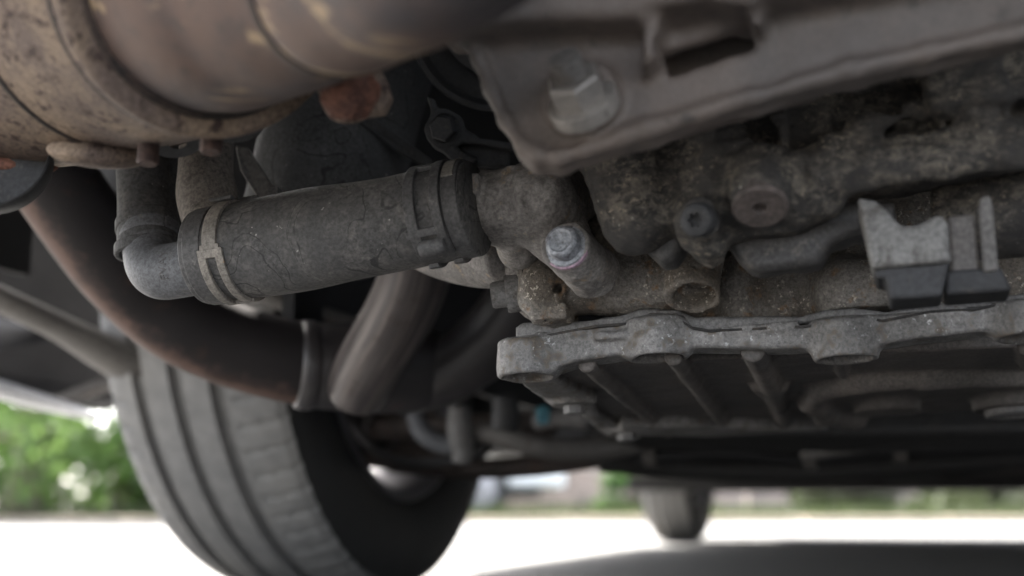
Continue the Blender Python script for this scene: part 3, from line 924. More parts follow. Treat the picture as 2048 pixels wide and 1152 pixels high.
add_tube('inlet_pipe', [(P(1030, 515, .615), .0155), (P(960, 515, .64), .0158), (P(890, 500, .665), .016), (P(820, 470, .69), .016)], M['housing'], th_, n_sub=6)
mesh('gasket', *prism([ENG.w(*ep(x, y, -.0105)) for x, y in ((1043, 498), (1046, 498), (1047, 592), (1092, 640), (1089, 642), (1044, 595))], ENG.m[1] * .03), M['gasket'], th_)
o = ENG.w(*ep(1134, 494, -.0545)); ax = unit(ENG.wa([ep(1130, 491, -.056)])[0] - ENG.wa([ep(1190, 548, -.018)])[0])
bm = add_lathe('bolt', [(0, .0098), (.0014, .0098), (.002, .0092), (.0022, .0078), (.0072, .0074), (.0082, .0066), (.0086, .0055), (.0080, .0045), (.0078, 0)], o, ax, M['zinc'], th_, 40, ang=28,
               jitter=lambda s, t_: .00012 * math.sin(6 * t_) + .00012 * math.sin(3 * t_ + 700 * s) if s > .002 else 0)
add_lathe('paint_mark', [(-.0004, .0100), (-.0004, .0108), (.0012, .0106), (.0014, .0099)], o, ax, M['pinkmark'], bm, 40)

# ================================================================== coolant hoses
hz = thing('coolant_hose', P(650, 600, .585), 'thick grey rubber coolant hose with tide marks, clamped at both ends, crossing the middle', 'hose')
HP = [(P(952, 416, .562), .0216), (P(900, 425, .566), .0220), (P(800, 446, .573), .0222), (P(720, 460, .579), .0228), (P(630, 476, .586), .0240), (P(520, 496, .595), .0238), (P(448, 508, .601), .0232)]
add_tube('hose_wall', HP, M['hose'], hz, n_sub=12, nseg=96, wob=.006)
hc = catmull([np.append(p, r) for p, r in HP], 40)
def hframe(px):
    """point and axes of the hose where it crosses image column px"""
    best = None
    for i in range(len(hc) - 1):
        d = hc[i, :3] - C0; x = 1024 + FPX * (d @ RT) / (d @ FW)
        if best is None or abs(x - px) < best[0]: best = (abs(x - px), i)
    i = best[1]; T_ = unit(hc[i + 1, :3] - hc[i, :3])
    N_ = unit(Z - T_ * (Z @ T_)); B_ = np.cross(T_, N_)
    if B_[1] > 0: B_ = -B_               # B points to the camera
    return hc[i, :3], T_, N_, B_, hc[i, 3]
# angles: 0 = top, 90 deg = towards the camera, 180 = bottom
c, T_, N_, B_, r = hframe(474)
if T_[0] < 0: T_ = -T_
cl = MB()
r0, r1 = r - .0005, r + .0017
cl.add(*band(c, T_, N_, B_, R(-150), R(95), -.0038, .0036, r0, r1, 40))
cl.add(*band(c, T_, N_, B_, R(93), R(100), -.0052, .0050, r0, r1 - .0001, 6))
cl.add(*band(c, T_, N_, B_, R(98), R(108), -.0066, .0066, r0, r1 + .0001, 6))
cl.add(*band(c, T_, N_, B_, R(107), R(185), -.0066, -.0024, r0, r1, 18))
cl.add(*band(c, T_, N_, B_, R(107), R(185), .0026, .0067, r0, r1, 18))
cl.add(*band(c, T_, N_, B_, R(184), R(212), -.0072, .0075, r0, r1 + .0001, 8))
o = bevel(cl.build('tan_clamp', M['clamp_tan'], hz), .0004, 2)
o["label"] = 'pale slotted spring clamp at the left end'
cl = MB()
cl.add(*band(c, T_, N_, B_, R(-180), R(180), -.0155, -.0060, r - .001, r + .0006, 64))
cl.add(*band(c, T_, N_, B_, R(-180), R(180), -.0182, -.0150, r - .004, r - .0002, 64))
bevel(cl.build('end_collar', M['clamp_dark'], hz), .0006, 2)
# the tail of the clamp standing up at the back
cl = MB(); d = N_ * math.cos(R(-12)) + B_ * math.sin(R(-12))
cl.add(*box(c + d * (r + .0032) + T_ * .0005, T_, np.cross(d, T_), d, .0105, .0035, .0012))
cl.add(*box(c + (N_ * math.cos(R(15)) + B_ * math.sin(R(15))) * (r + .0025) - T_ * .006, T_, np.cross(d, T_), d, .009, .0022, .0010))
cl.add(*box(c + d * (r + .0045) + T_ * .019, T_, np.cross(d, T_), d, .0028, .003, .0028))
bevel(cl.build('clamp_tail', M['clamp_dark'], hz), .0005, 2)
c, T_, N_, B_, r = hframe(880)
if T_[0] < 0: T_ = -T_
cl = MB(); r0, r1 = r - .0005, r + .0021
cl.add(*band(c, T_, N_, B_, R(-180), R(150), -.0085, -.0035, r0, r1, 60))
cl.add(*band(c, T_, N_, B_, R(-180), R(150), .0040, .0085, r0, r1, 60))
cl.add(*band(c, T_, N_, B_, R(28), R(38), -.0085, .0045, r0, r1 - .0001, 6))
cl.add(*band(c, T_, N_, B_, R(118), R(127), -.0100, .0045, r0, r1 + .0002, 6))
cl.add(*band(c, T_, N_, B_, R(146), R(158), -.0085, .0085, r0, r1 + .0002, 6))
bevel(cl.build('dark_clamp', M['clamp_dark'], hz), .0004, 2)["label"] = 'dark two band clamp at the right end'
d = N_ * math.cos(R(140)) + B_ * math.sin(R(140)); e = np.cross(d, T_)
add_lathe('clamp_screw', [(-.006, 0), (-.006, .0034), (-.005, .0038), (.005, .0038), (.006, .0034), (.006, 0)], c + d * (r + .0026) + T_ * .0005, T_, M['clamp_dark'], hz, 24)
cl = MB(); cl.add(*band(c, T_, N_, B_, R(-180), R(180), .0088, .0165, r - .0025, r + .0005, 64))
bevel(cl.build('end_collar', M['clamp_dark'], hz), .0006, 2)
cl = MB(); cl.add(*band(c, T_, N_, B_, R(-40), R(62), .0092, .0150, r, r + .0012, 20))
bevel(cl.build('clamp_strap', M['clamp_tan'], hz), .0004, 2)

tee = thing('plastic_elbow', P(300, 600, .61), 'smooth grey plastic pipe elbow with moulded letters at the left end of the thick hose', 'pipe fitting')
EL = [(P(450, 520, .602), .0140), (P(400, 531, .605), .0140), (P(352, 541, .610), .0139), (P(322, 543, .614), .0138), (P(306, 526, .621), .0138), (P(301, 490, .630), .0140), (P(299, 455, .636), .0142)]
add_tube('elbow', EL, M['plastic'], tee, n_sub=12, nseg=64)
el = catmull([np.append(p, r) for p, r in EL], 12)
T_, N_, B_ = frames(el[:, :3])
cl = MB(); k = 66; cl.add(*band(el[k, :3], T_[k], N_[k], B_[k], 0, 2 * math.pi, -.0035, .0035, .013, .0160, 64))
bevel(cl.build('neck_ring', M['plastic'], tee), .0010, 3)
# moulded letters
cu = bpy.data.curves.new("moulded", 'FONT'); cu.body = "FVAY"; cu.size = .0062; cu.extrude = .00025; cu.align_x = 'CENTER'; cu.align_y = 'CENTER'; cu.space_character = 1.08
tmp = bpy.data.objects.new("moulded", cu); COL.objects.link(tmp)
bpy.context.view_layer.update()
me = bpy.data.meshes.new_from_object(tmp.evaluated_get(bpy.context.evaluated_depsgraph_get())); bpy.data.objects.remove(tmp)
k = 22; cc = el[k, :3]; Tt = T_[k]; Tt = Tt if Tt[0] > 0 else -Tt
co = np.zeros(len(me.vertices) * 3, np.float32); me.vertices.foreach_get("co", co); co = co.reshape(-1, 3)
toc = unit((C0 - cc) - Tt * ((C0 - cc) @ Tt)); up_ = np.cross(toc, Tt); up_ = up_ if up_[2] > 0 else -up_
rad = el[k, 3]
ang = (co[:, 0] + .004) / rad
w = cc + Tt * (-co[:, 1] + .001)[:, None] + toc * (np.cos(ang) * (rad + co[:, 2]))[:, None] + up_ * (np.sin(ang) * (rad + co[:, 2]))[:, None]
me.vertices.foreach_set("co", w.astype(np.float32).ravel()); me.update()
me.materials.clear()
link('moulded_letters', me, M['clamp_dark'], tee, False)

h2 = thing('upright_hose', P(292, 500, .64), 'dark ribbed upright hose pushed over the plastic elbow, left of the muddy one', 'hose')
add_tube('hose_wall', [(P(299, 505, .631), .0158), (P(298, 470, .634), .0160), (P(297, 430, .64), .0156), (P(294, 390, .645), .0150), (P(294, 320, .652), .0158), (P(296, 200, .67), .0160), (P(300, 60, .70), .016)], M['hose_side'], h2, n_sub=10, nseg=56, wob=.004)
cl = MB()
hh = catmull([P(299, 505, .631), P(298, 470, .634), P(297, 430, .64)], 12); Th, Nh, Bh = frames(hh)
cl.add(*band(hh[1], Th[1], Nh[1], Bh[1], 0, 2 * math.pi, -.002, .0035, .0145, .0174, 56))
cl.add(*band(hh[17], Th[17], Nh[17], Bh[17], 0, 2 * math.pi, -.003, .003, .0145, .0167, 56))
bevel(cl.build('cuff', M['hose_side'], h2), .0008, 2)
h3 = thing('muddy_hose', P(415, 440, .61), 'mud caked upright hose ending at the pale slotted clamp', 'hose')
add_tube('hose_wall', [(P(430, 452, .607), .0142), (P(420, 425, .612), .0146), (P(413, 385, .618), .0152), (P(412, 345, .624), .0140), (P(413, 290, .632), .0136), (P(410, 180, .65), .0138), (P(405, 60, .67), .014)], M['hose_dirty'], h3, n_sub=10, nseg=56, wob=.015)
hh = catmull([P(432, 462, .606), P(420, 425, .612)], 12); Th, Nh, Bh = frames(hh)
cl = MB(); cl.add(*band(hh[3], Th[3], Nh[3], Bh[3], 0, 2 * math.pi, -.004, .001, .013, .0152, 48))
bevel(cl.build('torn_rim', M['clamp_dark'], h3), .0008, 2)

h4 = thing('intake_hose', P(620, 400, .74), 'wide dark rubber hose with faint ring stains behind the thick hose', 'hose')
add_tube('hose_wall', [(P(612, 500, .745), .0435), (P(635, 430, .74), .0445), (P(672, 290, .745), .0455), (P(720, 140, .77), .045), (P(760, 20, .80), .045)], M['hose_big'], h4, n_sub=10, nseg=80, wob=.004)
sp = thing('steel_stay', P(520, 390, .69), 'thin grey steel stay between the muddy hose and the wide dark hose', 'bracket')
o = mesh('bar', *prism([P(470, 290, .685), P(495, 295, .685), P(560, 395, .69), P(530, 420, .69), P(480, 340, .685)], FW * .004), M['arm'], sp); bevel(o, .001)
st2 = thing('slanting_bracket', P(770, 300, .76), 'dark slanting steel strap behind the rusty round bolt', 'bracket')
o = mesh('strap', *prism([P(690, 225, .70), P(730, 222, .70), P(868, 322, .72), P(850, 335, .72), P(790, 300, .71)], FW * .006), M['dark_part'], st2); bevel(o, .0015)

# ================================================================== black pulley with bolted bracket
pu = thing('black_pulley', P(985, 60, .70), 'large smooth black pulley in the dark behind the steel mount', 'pulley')
ax = camdir(-.12, -.25, -.95)
add_lathe('rim', [(-.03, .044), (.0, .047), (.004, .0475), (.006, .0465), (.006, .044), (.001, .0425), (-.006, .0425), (-.006, .030), (.004, .028), (.006, .02), (.006, 0)], P(990, 48, .68), ax, M['black'], pu, 72)
cb = thing('pulley_bracket', P(900, 270, .66), 'dark cast bracket with a hexagon bolt below the black pulley', 'bracket')
FB = Frame(P(890, 258, .655), RT, FW, UP)
F_ = Field(FB, (-.016, -.006, -.022), (.04, .03, .018), .0009)
fb = lambda pts: [((x - 890) / FPX * .655, (258 - y) / FPX * .655) for x, y in pts]
F_.add(F_.cyl((0, -.001, 0), (0, .012, 0), .0105), 0)
F_.add(F_.poly(fb([(852, 190), (870, 200), (880, 240), (870, 250)]), 1, .0, .01, .001), .003)
F_.add(F_.poly(fb([(868, 285), (900, 290), (955, 318), (945, 330), (905, 322)]), 1, .0, .01, .001), .003)
F_.add(F_.poly(fb([(915, 250), (960, 275), (1020, 285), (1025, 300), (990, 292), (920, 285)]), 1, .0, .01, .001), .003)
F_.add(F_.poly(fb([(915, 275), (1020, 285), (1020, 330), (930, 330)]), 1, .008, .02, .001), .003)
F_.noise(200, .0005, 41)
F_.build('casting', M['dark_part'], cb)
mb = MB(); mb.add(*lathe([(0, .0095), (.0015, .0095), (.002, .008)], FB.w(0, -.001, 0), -FW, 24)); mb.add(*hexprism(FB.w(0, -.002, 0), camdir(-.25, -.1, -.96), .0072, .0065, .2))
auto_smooth(mb.build('hexagon_bolt', M['dark_part'], cb), 30)

# ================================================================== near exhaust canister, top left
ex = thing('exhaust_canister', P(300, 260, .40), 'blurred rusty tan exhaust canister with beaded end at the top left', 'exhaust')
CP = [(P(415, -36, 0.4578), 0.05472), (P(385, -35, 0.4687), 0.05799), (P(330, -34, 0.4872), 0.06322), (P(250, -32, 0.5123), 0.06998), (P(150, -26, 0.5363), 0.07695), (P(20, -22, 0.5559), 0.08088), (P(-200, -18, 0.5777), 0.08284)]
O_ = CP[0][0]
add_tube('shell', CP, M['can'], ex, n_sub=12, nseg=112)
cc_ = catmull([np.append(p, q_) for p, q_ in CP], 12); cT, cN, cB = frames(cc_[:, :3])
AX = -cT[0]
def can_ring(i, w0, w1, dr0, dr1, name, mat, bv=.0012):
    mb = MB(); mb.add(*band(cc_[i, :3], cT[i], cN[i], cB[i], 0, 2 * math.pi, w0, w1, cc_[i, 3] + dr0, cc_[i, 3] + dr1, 112))
    return bevel(auto_smooth(mb.build(name, mat, ex), 50), bv, 3)
can_ring(0, -.0075, .0035, -.012, .0028, 'end_bead', M['can'], .0026)
can_ring(6, -.0022, .0022, -.004, .0010, 'bead_groove', M['seam'])
can_ring(34, -.0016, .0016, -.004, .0009, 'bead_groove', M['seam'])
PN = [(O_ + AX * .004, 0.0480), (P(470, -40, 0.4404), 0.04665), (P(545, -44, 0.4251), 0.04197), (P(620, -43, 0.4066), 0.03597), (P(675, -41, 0.3913), 0.02965), (P(690, -41, 0.3870), 0.02856)]
add_tube('end_cone', PN, M['pipe_near'], ex, n_sub=8, nseg=72)
can_ring(0, -.0088, -.0060, -.012, -.0045, 'cone_seam', M['seam'], .0005)
PN = [(P(684, -41, 0.3891), 0.02965), (P(700, -42, 0.3837), 0.02965), (P(760, -58, 0.3673), 0.02703), (P(840, -85, 0.3466), 0.02507), (P(960, -148, 0.3270), 0.02344), (P(1080, -230, 0.3106), 0.02289)]
add_tube('outlet_pipe', PN, M['pipe_near'], ex, n_sub=8, nseg=72)
js = catmull([np.append(p, q_) for p, q_ in PN], 6); jT, jN, jB = frames(js[:, :3])
mb = MB(); mb.add(*band(js[1, :3], jT[1], jN[1], jB[1], 0, 2 * math.pi, -.0060, .0006, .024, 0.0310, 72))
bevel(mb.build('slip_joint', M['seam'], ex), .0006, 2)
# ears of the clamp band at the bottom
def ear(px, py, z, rx, ry, rz, mat=M['can'], name='clamp_ear'):
    Fm = Frame(P(px, py, z), unit(AX), unit(np.cross(UP, AX)), UP)
    v = []; f = []; n, m = 20, 12
    for i in range(m + 1):
        ph = math.pi * i / m
        for j in range(n):
            t_ = 2 * math.pi * j / n
            v.append(Fm.w(rx * math.sin(ph) * math.cos(t_), ry * math.sin(ph) * math.sin(t_), rz * math.cos(ph)))
    for i in range(m):
        for j in range(n):
            f.append((i * n + j, i * n + n + j, i * n + n + (j + 1) % n, i * n + (j + 1) % n))
    return mesh(name, v, f, mat, ex, True)
ear(400, 250, 0.4665, 0.0080, 0.0150, 0.00450); ear(200, 306, 0.5145, 0.01417, 0.02180, 0.00654); ear(25, 326, 0.5450, 0.01526, 0.01962, 0.00545, M['rust_bolt'])
# cup shaped cover at the far left
add_lathe('cup_cover', [(-.012, .0), (-.012, .020), (-.001, .0240), (.0006, .0246), (.0, .0252), (-.003, .0254), (-.014, .0232), (-.02, .018)], P(-22, 302, .52), camdir(.10, .30, -.95), M['dark_part'], ex, 64)
def stud(o, ax, r, L_, mat, name='threaded_stud'):
    pr = []; n = int(L_ / .00125)
    for i in range(n):
        pr += [(i * .00125, r), (i * .00125 + .0006, r * .88)]
    pr += [(n * .00125, r), (n * .00125 + .001, r * .8), (n * .00125 + .001, 0)]
    return add_lathe(name, pr, o, ax, mat, ex, 28, ang=25)
dn = camdir(.02, -.95, -.30)
stud(P(425, 248, 0.482), dn, 0.0044, 0.0120, M['stud']); stud(P(298, 284, 0.500), dn, 0.0044, 0.0090, M['stud'])
def scallop(px, py, z, r, name='clip_washer'):
    ax = camdir(.25, -.88, -.4)
    return add_lathe(name, [(0, r * .35), (0, r), (-.0012, r * 1.02), (-.0035, r * .98), (-.0035, r * .9)], P(px, py, z), ax, M['dark_part'], ex, 48)
scallop(476, 256, 0.495, 0.01060); scallop(356, 288, 0.510, 0.01036)
# lug with the big rusty bolt
Lg = Frame(P(705, 195, .47), RT, FW, UP)
F_ = Field(Lg, (-.022, -.012, -.018), (.018, .02, .022), .0009)
lb = lambda pts: [((x - 705) / FPX * .47, (195 - y) / FPX * .47) for x, y in pts]
F_.add(F_.poly(lb([(600, 150), (620, 120), (748, 118), (774, 160), (784, 195), (768, 226), (742, 228), (722, 212), (655, 200)]), 1, .0, .010, .0025), 0)
F_.add(F_.cyl((-.002, -.003, 0), (-.002, .01, .002), .0105), .003)
F_.noise(180, .0006, 51)
F_.build('lug', M['can'], ex)
axb = camdir(-.30, -.55, -.78)
add_lathe('rusty_bolt', [(-.006, .0105), (.0, .0108), (.001, .0098), (.002, .0082), (.0065, .0080), (.0085, .0070), (.0095, .0045), (.0098, 0)], P(696, 188, .463), axb, M['rust_bolt'], ex, 36, ang=40,
          jitter=lambda s_, t_: .0005 * math.sin(6 * t_) + .0003 * math.sin(11 * t_ + s_ * 900))

# ================================================================== steel mount with the big nut, top right
mt = thing('steel_mount', P(1400, 200, .38), 'blurred dusty brown steel engine mount plate with a large nut across the top right', 'bracket')
BR = Frame(P(1150, 180, .45), V, U, Z)
bp = lambda pts, t_=0.0: [(BR.onplane(x, y, 1, t_)[0], BR.onplane(x, y, 1, t_)[2]) for x, y in pts]
F_ = Field(BR, (-.056, -.028, -.042), (.19, .05, .085), .0012)
low = [(925, 80), (950, 130), (972, 190), (1000, 255), (1035, 305), (1065, 322), (1110, 326), (1160, 312), (1290, 268), (1500, 205), (1700, 150), (1850, 117), (2080, 68)]
F_.add(F_.poly(bp(low + [(2080, -150), (925, -150)]), 1, .004, .012, .002), 0)
lp_ = bp(low)
for a, b in zip(lp_[:-1], lp_[1:]):
    k = .0028
    F_.add(F_.cap((a[0] + .001, .003, a[1] + .003), (b[0] + .001, .003, b[1] + .003), k), .003)
# bottom return flange running backwards under the plate
for a, b in zip(lp_[4:-1], lp_[5:]):
    F_.add(F_.cap((a[0], .012, a[1] + .003), (b[0], .012, b[1] + .003), .0025), .006)
rail = bp([(860, 60), (1290, 42), (1310, -60), (860, -60)], -.01)
F_.add(F_.poly(rail, 1, -.016, .02, .004), .006)
rail2 = bp([(1285, 30), (1420, 10), (1500, 30), (1530, 10), (2080, -90), (2080, -190), (1285, -190)], -.01)
F_.add(F_.poly(rail2, 1, -.018, .02, .004), .006)
F_.add(F_.poly(bp([(1296, 150), (1300, 20), (1330, 0), (1325, 130)]), 1, -.012, .01, .003), .005)
F_.add(F_.poly(bp([(1505, 75), (1500, 20), (1530, 20), (1530, 70)]), 1, -.010, .01, .003), .005)
q = BR.onplane(1160, 195, 1, 0); F_.add(F_.cyl((q[0], -.002, q[2]), (q[0], .01, q[2]), .0140, .0160), .004)
F_.add(F_.poly(bp([(1200, 250), (1620, 130), (1620, -100), (1200, -100)]), 1, .034, .042, .002), 0)
F_.cut(F_.poly(bp([(1318, 98), (1500, 42), (1508, 84), (1335, 146)]), 1, -.03, .026, .002), .003)
F_.noise(60, .0008, 61); F_.noise(180, .0004, 62)
F_.build('plate', M['bracket'], mt)
axn = camdir(-.38, .70, -.60)
on = P(1166, 205, .444)
add_lathe('washer', [(-.004, .0128), (.0, .0130), (.0015, .0128), (.002, .0122), (.002, .006)], on, axn, M['nut'], mt, 48)
nt = auto_smooth(mesh('nut', *hexprism(on + axn * .0015, axn, .0104, .0100, .35, .1), M['nut'], mt), 30)
pr = []
for i in range(8): pr += [(.010 + i * .0012, .0062), (.0106 + i * .0012, .0055)]
add_lathe('bolt_end', pr + [(.0200, .0058), (.0206, .0046), (.0206, 0)], on, axn, M['arm'], mt, 28, ang=25)

# ================================================================== oil crusted cover, right
cv = thing('crusted_cover', ENG.w(.15, -.08, .09), 'oil crusted cast engine cover with a star socket screw, right of the water outlet', 'engine cover')
F_ = Field(ENG, (.02, -.125, .005), (.28, .0, .20), .0014)
lip = [(1180, 380), (1200, 412), (1240, 440), (1292, 466), (1345, 452), (1362, 475), (1384, 508), (1414, 520), (1438, 506), (1452, 477), (1500, 463), (1600, 450), (1640, 434), (1664, 400), (1700, 384), (1950, 341), (2120, 310)]
F_.add(F_.poly(sw(lip + [(2120, 60), (1140, 60), (1160, 300)], -.075), 1, -.075, -.058, .004), 0)
F_.add(F_.poly(sw([(1170, 330), (1215, 395), (1330, 400), (1560, 400), (1660, 360), (2120, 280), (2120, 60), (1140, 60)], -.06), 1, -.06, -.015, .006), .004)
F_.add(F_.cap(ep(1240, 240, -.072), ep(1275, 440, -.064), .019, .016), .004)
F_.add(F_.cap(ep(1230, 300, -.06), ep(1295, 440, -.055), .016, .011), .008)
F_.add(F_.cap(ep(1430, 280, -.078), ep(1408, 455, -.076), .013, .0085), .01)
F_.add(F_.poly(sw([(1470, 330), (1640, 300), (2110, 225), (2110, 265), (1660, 338), (1490, 368)], -.084), 1, -.088, -.07, .002), .003)
F_.add(F_.poly(sw([(1690, 235), (2110, 160), (2110, 195), (1700, 268)], -.084), 1, -.090, -.07, .002), .003)
for xx in (1560, 1720, 1880, 2010):
    F_.add(F_.poly(sw([(xx, 390 - (xx - 1560) * .14), (xx + 16, 388 - (xx - 1560) * .14), (xx + 10, 200), (xx - 6, 200)], -.084), 1, -.086, -.07, .0015), .003)
F_.add(F_.cap(ep(1480, 400, -.078), ep(1640, 380, -.078), .012, .012), .006)
F_.add(F_.cap(ep(1660, 350, -.085), ep(2100, 290, -.085), .0075, .0075), .007)
F_.cut(F_.cap(ep(1345, 250, -.092), ep(1352, 430, -.092), .010, .006), .008)
F_.cut(F_.box(ep(1760, 190, -.09), (.018, .02, .008), .002), .004)
F_.add(F_.cyl(ep(1397, 438, -.094), ep(1397, 436, -.05), .0088, .0100), .004)
q0, q1 = ep(1520, 412, -.096), ep(1520, 408, -.085)
F_.add(F_.cyl(q0, (q0[0], q0[1] + .012, q0[2] + .02), .0118, .013), .003)
F_.add(F_.box(ep(1925, 160, -.085), (.015, .012, .014), .002), .003)
for k in range(12):
    a = ep(1400 + 55 * k + random.uniform(-20, 20), 300 - 5 * k + random.uniform(-60, 60), -.088)
    F_.add(F_.sphere(a, random.uniform(.003, .006), (1.4, 1, .7)), .004)
F_.noise(55, .0012, 71); F_.noise(140, .0011, 72); F_.noise(330, .0006, 73)
F_.build('casting', M['crust'], cv)
o = ENG.w(*ep(1396, 440, -.0955)); axs = unit(-ENG.m[1] * .93 - ENG.m[2] * .25 - ENG.m[0] * .2)
def star_recess(s_, t_):
    return .0006 * math.cos(6 * t_) if s_ < .0031 and s_ > .0002 else 0
prs = [(-.003, .0070), (.0015, .0070), (.0032, .0062), (.0038, .0048), (.0038, .0033)]
sv = add_lathe('star_screw', prs + [(.0037, .0030), (.0008, .0028), (.0008, 0)], o, axs, M['dark_part'], cv, 48, ang=30, jitter=lambda s_, t_: .0005 * math.cos(6 * t_) if False else 0)
mb = MB()
for k in range(6):
    t_ = k * math.pi / 3
    e1 = unit(Z - axs * (Z @ axs)); e2 = np.cross(axs, e1); d = e1 * math.cos(t_) + e2 * math.sin(t_)
    mb.add(*box(o + axs * .0022 + d * .0029, axs, np.cross(axs, d), d, .0016, .0006, .0007))
mb.build('socket_teeth', M['dark_part'], sv)
o = ENG.w(q0[0], q0[1] - .0005, q0[2]); axp = unit(ENG.wa([[0, -.012, -.02]])[0] - ENG.o)
add_lathe('plug', [(-.004, .0110), (.0010, .0110), (.0018, .0100), (.0018, .003), (-.001, .0025), (-.001, 0)], o, axp, M['arm_brown'], cv, 40, ang=30)
for nm, poly_, t0, kk in (('corner_shroud', [(1230, 425), (1290, 495), (1322, 525), (1345, 520), (1365, 490), (1362, 440)], -.062, .004),
                       ('lower_tray', [(1440, 470), (1470, 510), (1492, 533), (1512, 541), (1640, 525), (1662, 488), (1725, 464), (1790, 448), (1790, 400), (1500, 400)], -.064, .004)):
    F_ = Field(ENG, (.03, -.075, .0), (.24, -.015, .10), .0014)
    F_.add(F_.poly(sw(poly_, t0), 1, t0, t0 + .018, kk), 0)
    F_.noise(120, .0008, 81)
    F_.build(nm, M['tray'], cv)

# ================================================================== grey connector box, dark piece for its shaded base, plug
bx_ = thing('connector_box', ENG.w(.2, -.08, .05), 'pale grey cast connector block standing over the pan flange at the right', 'connector')
F_ = Field(ENG, (.14, -.10, -.01), (.26, -.04, .09), .0011)
F_.add(F_.poly(sw([(1712, 392), (1750, 400), (1782, 428), (1806, 450), (1830, 444), (1858, 424), (1885, 430), (1898, 448), (1903, 520), (1744, 537)], -.09), 1, -.09, -.068, .002), 0)
F_.cut(F_.cap(ep(1835, 400, -.1), ep(1815, 420, -.05), .008), .003)
F_.noise(110, .0006, 91)
F_.build('block', M['box_grey'], bx_)
def ebox(name, px0, py0, px1, py1, t0, t1, mat, parent=bx_, bev=.0012):
    pts = [ENG.w(*ep(x, y, t0)) for x, y in ((px0, py0), (px1, py0), (px1, py1), (px0, py1))]
    return bevel(mesh(name, *prism(pts, ENG.m[1] * (t1 - t0)), mat, parent), bev)
pts = [ENG.w(*ep(x, y, -.086)) for x, y in ((1748, 536), (1900, 520), (1884, 592), (1778, 599), (1772, 556), (1750, 556))]
bevel(mesh('block_shade_and_plug', *prism(pts, ENG.m[1] * .022), M['dark_part'], bx_), .0015)  # dark piece standing in for the block's shaded bottom face
pts = [ENG.w(*ep(x, y, -.080)) for x, y in ((1892, 540), (2002, 532), (2026, 580), (1890, 590))]
bevel(mesh('block_shade_and_plug', *prism(pts, ENG.m[1] * .022), M['dark_part'], bx_), .0015)
pts = [ENG.w(*ep(x, y, -.078)) for x, y in ((1896, 432), (1950, 425), (1962, 545), (1900, 550))]
bevel(mesh('side_plate', *prism(pts, ENG.m[1] * .012), M['pan'], bx_), .0015)
pts = [ENG.w(*ep(x, y, -.082)) for x, y in ((1956, 412), (1962, 392), (1980, 388), (1986, 410), (1998, 540), (1966, 545))]
bevel(mesh('strap', *prism(pts, ENG.m[1] * .006), M['arm'], bx_), .0012)
sh = thing('drive_tube', ENG.w(.25, -.03, .09), 'brown grimy tube running off the right edge behind the pale connector block', 'pipe')
add_tube('tube', [(ENG.w(*ep(1880, 440, -.03)), .018), (ENG.w(*ep(1990, 430, -.035)), .0185), (ENG.w(*ep(2160, 415, -.04)), .0185)], M['crust'], sh, n_sub=6, nseg=56)

# ================================================================== exhaust header behind
hd = thing('exhaust_header', P(650, 820, .9), 'dark heat tinted exhaust header sweeping from upper left to its collector', 'exhaust')
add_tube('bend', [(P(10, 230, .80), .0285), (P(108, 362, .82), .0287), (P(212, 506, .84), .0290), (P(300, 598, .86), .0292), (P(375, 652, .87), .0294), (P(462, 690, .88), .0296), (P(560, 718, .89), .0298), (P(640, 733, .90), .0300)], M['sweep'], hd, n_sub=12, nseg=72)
add_lathe('weld_ring', [(-.006, .0285), (-.005, .0312), (.0, .0328), (.006, .0328), (.010, .0312), (.011, .029)], P(606, 730, .896), P(880, 738, .93) - P(606, 730, .896), M['downpipe'], hd, 72, ang=60)
col_ax = unit(P(880, 738, .93) - P(606, 730, .896))
add_lathe('collector', [(-.004, .0290), (.004, .0318), (.012, .0315), (.05, .0345), (.085, .0325), (.105, .0280), (.112, .018)], P(606, 730, .896), col_ax, M['downpipe'], hd, 72, ang=50)
add_tube('branch', [(P(715, 775, .885), .0225), (P(735, 735, .862), .0230), (P(762, 690, .845), .0235), (P(800, 625, .83), .0238), (P(828, 555, .82), .0238), (P(838, 480, .82), .0238), (P(835, 400, .82), .0238)], M['branch'], hd, n_sub=8, nseg=56)
add_tube('branch', [(P(790, 768, .93), .0245), (P(895, 738, .92), .0255), (P(980, 680, .91), .0255), (P(1040, 600, .90), .026), (P(1070, 500, .90), .026)], M['downpipe'], hd, n_sub=8, nseg=56)

# ================================================================== suspension behind
ar = thing('lower_arm', P(120, 690, 1.1), 'pale pressed steel suspension arm slanting down at the left above the near tyre', 'suspension arm')
add_tube('arm', [(P(-120, 540, 1.02), .018), (P(0, 598, 1.05), .0185), (P(120, 655, 1.09), .0200), (P(220, 708, 1.13), .028), (P(310, 742, 1.17), .040), (P(420, 770, 1.21), .048)], M['arm'], ar, n_sub=8, nseg=32, flat=.6)
ar2 = thing('upper_link', P(620, 620, 1.0), 'grey flat suspension link behind the thick hose, left of the header branch', 'suspension arm')
add_tube('link', [(P(400, 520, .97), .012), (P(540, 592, .98), .0125), (P(650, 632, .99), .0125), (P(760, 672, 1.0), .012)], M['arm'], ar2, n_sub=6, nseg=28, flat=.6)
cm = thing('cross_arm', P(1100, 940, 1.35), 'brown dirty cross arm under the rear of the oil pan, above the road', 'suspension arm')
add_tube('beam', [(P(780, 930, 1.36), .010), (P(920, 938, 1.34), .013), (P(1080, 930, 1.32), .015), (P(1250, 905, 1.30), .015), (P(1420, 885, 1.28), .014), (P(1600, 880, 1.26), .014)], M['arm_brown'], cm, n_sub=6, nseg=24, flat=.8)
ab = thing('stabiliser_bar', P(900, 890, 1.15), 'bent grey stabiliser bar hanging below the exhaust collector', 'bar')
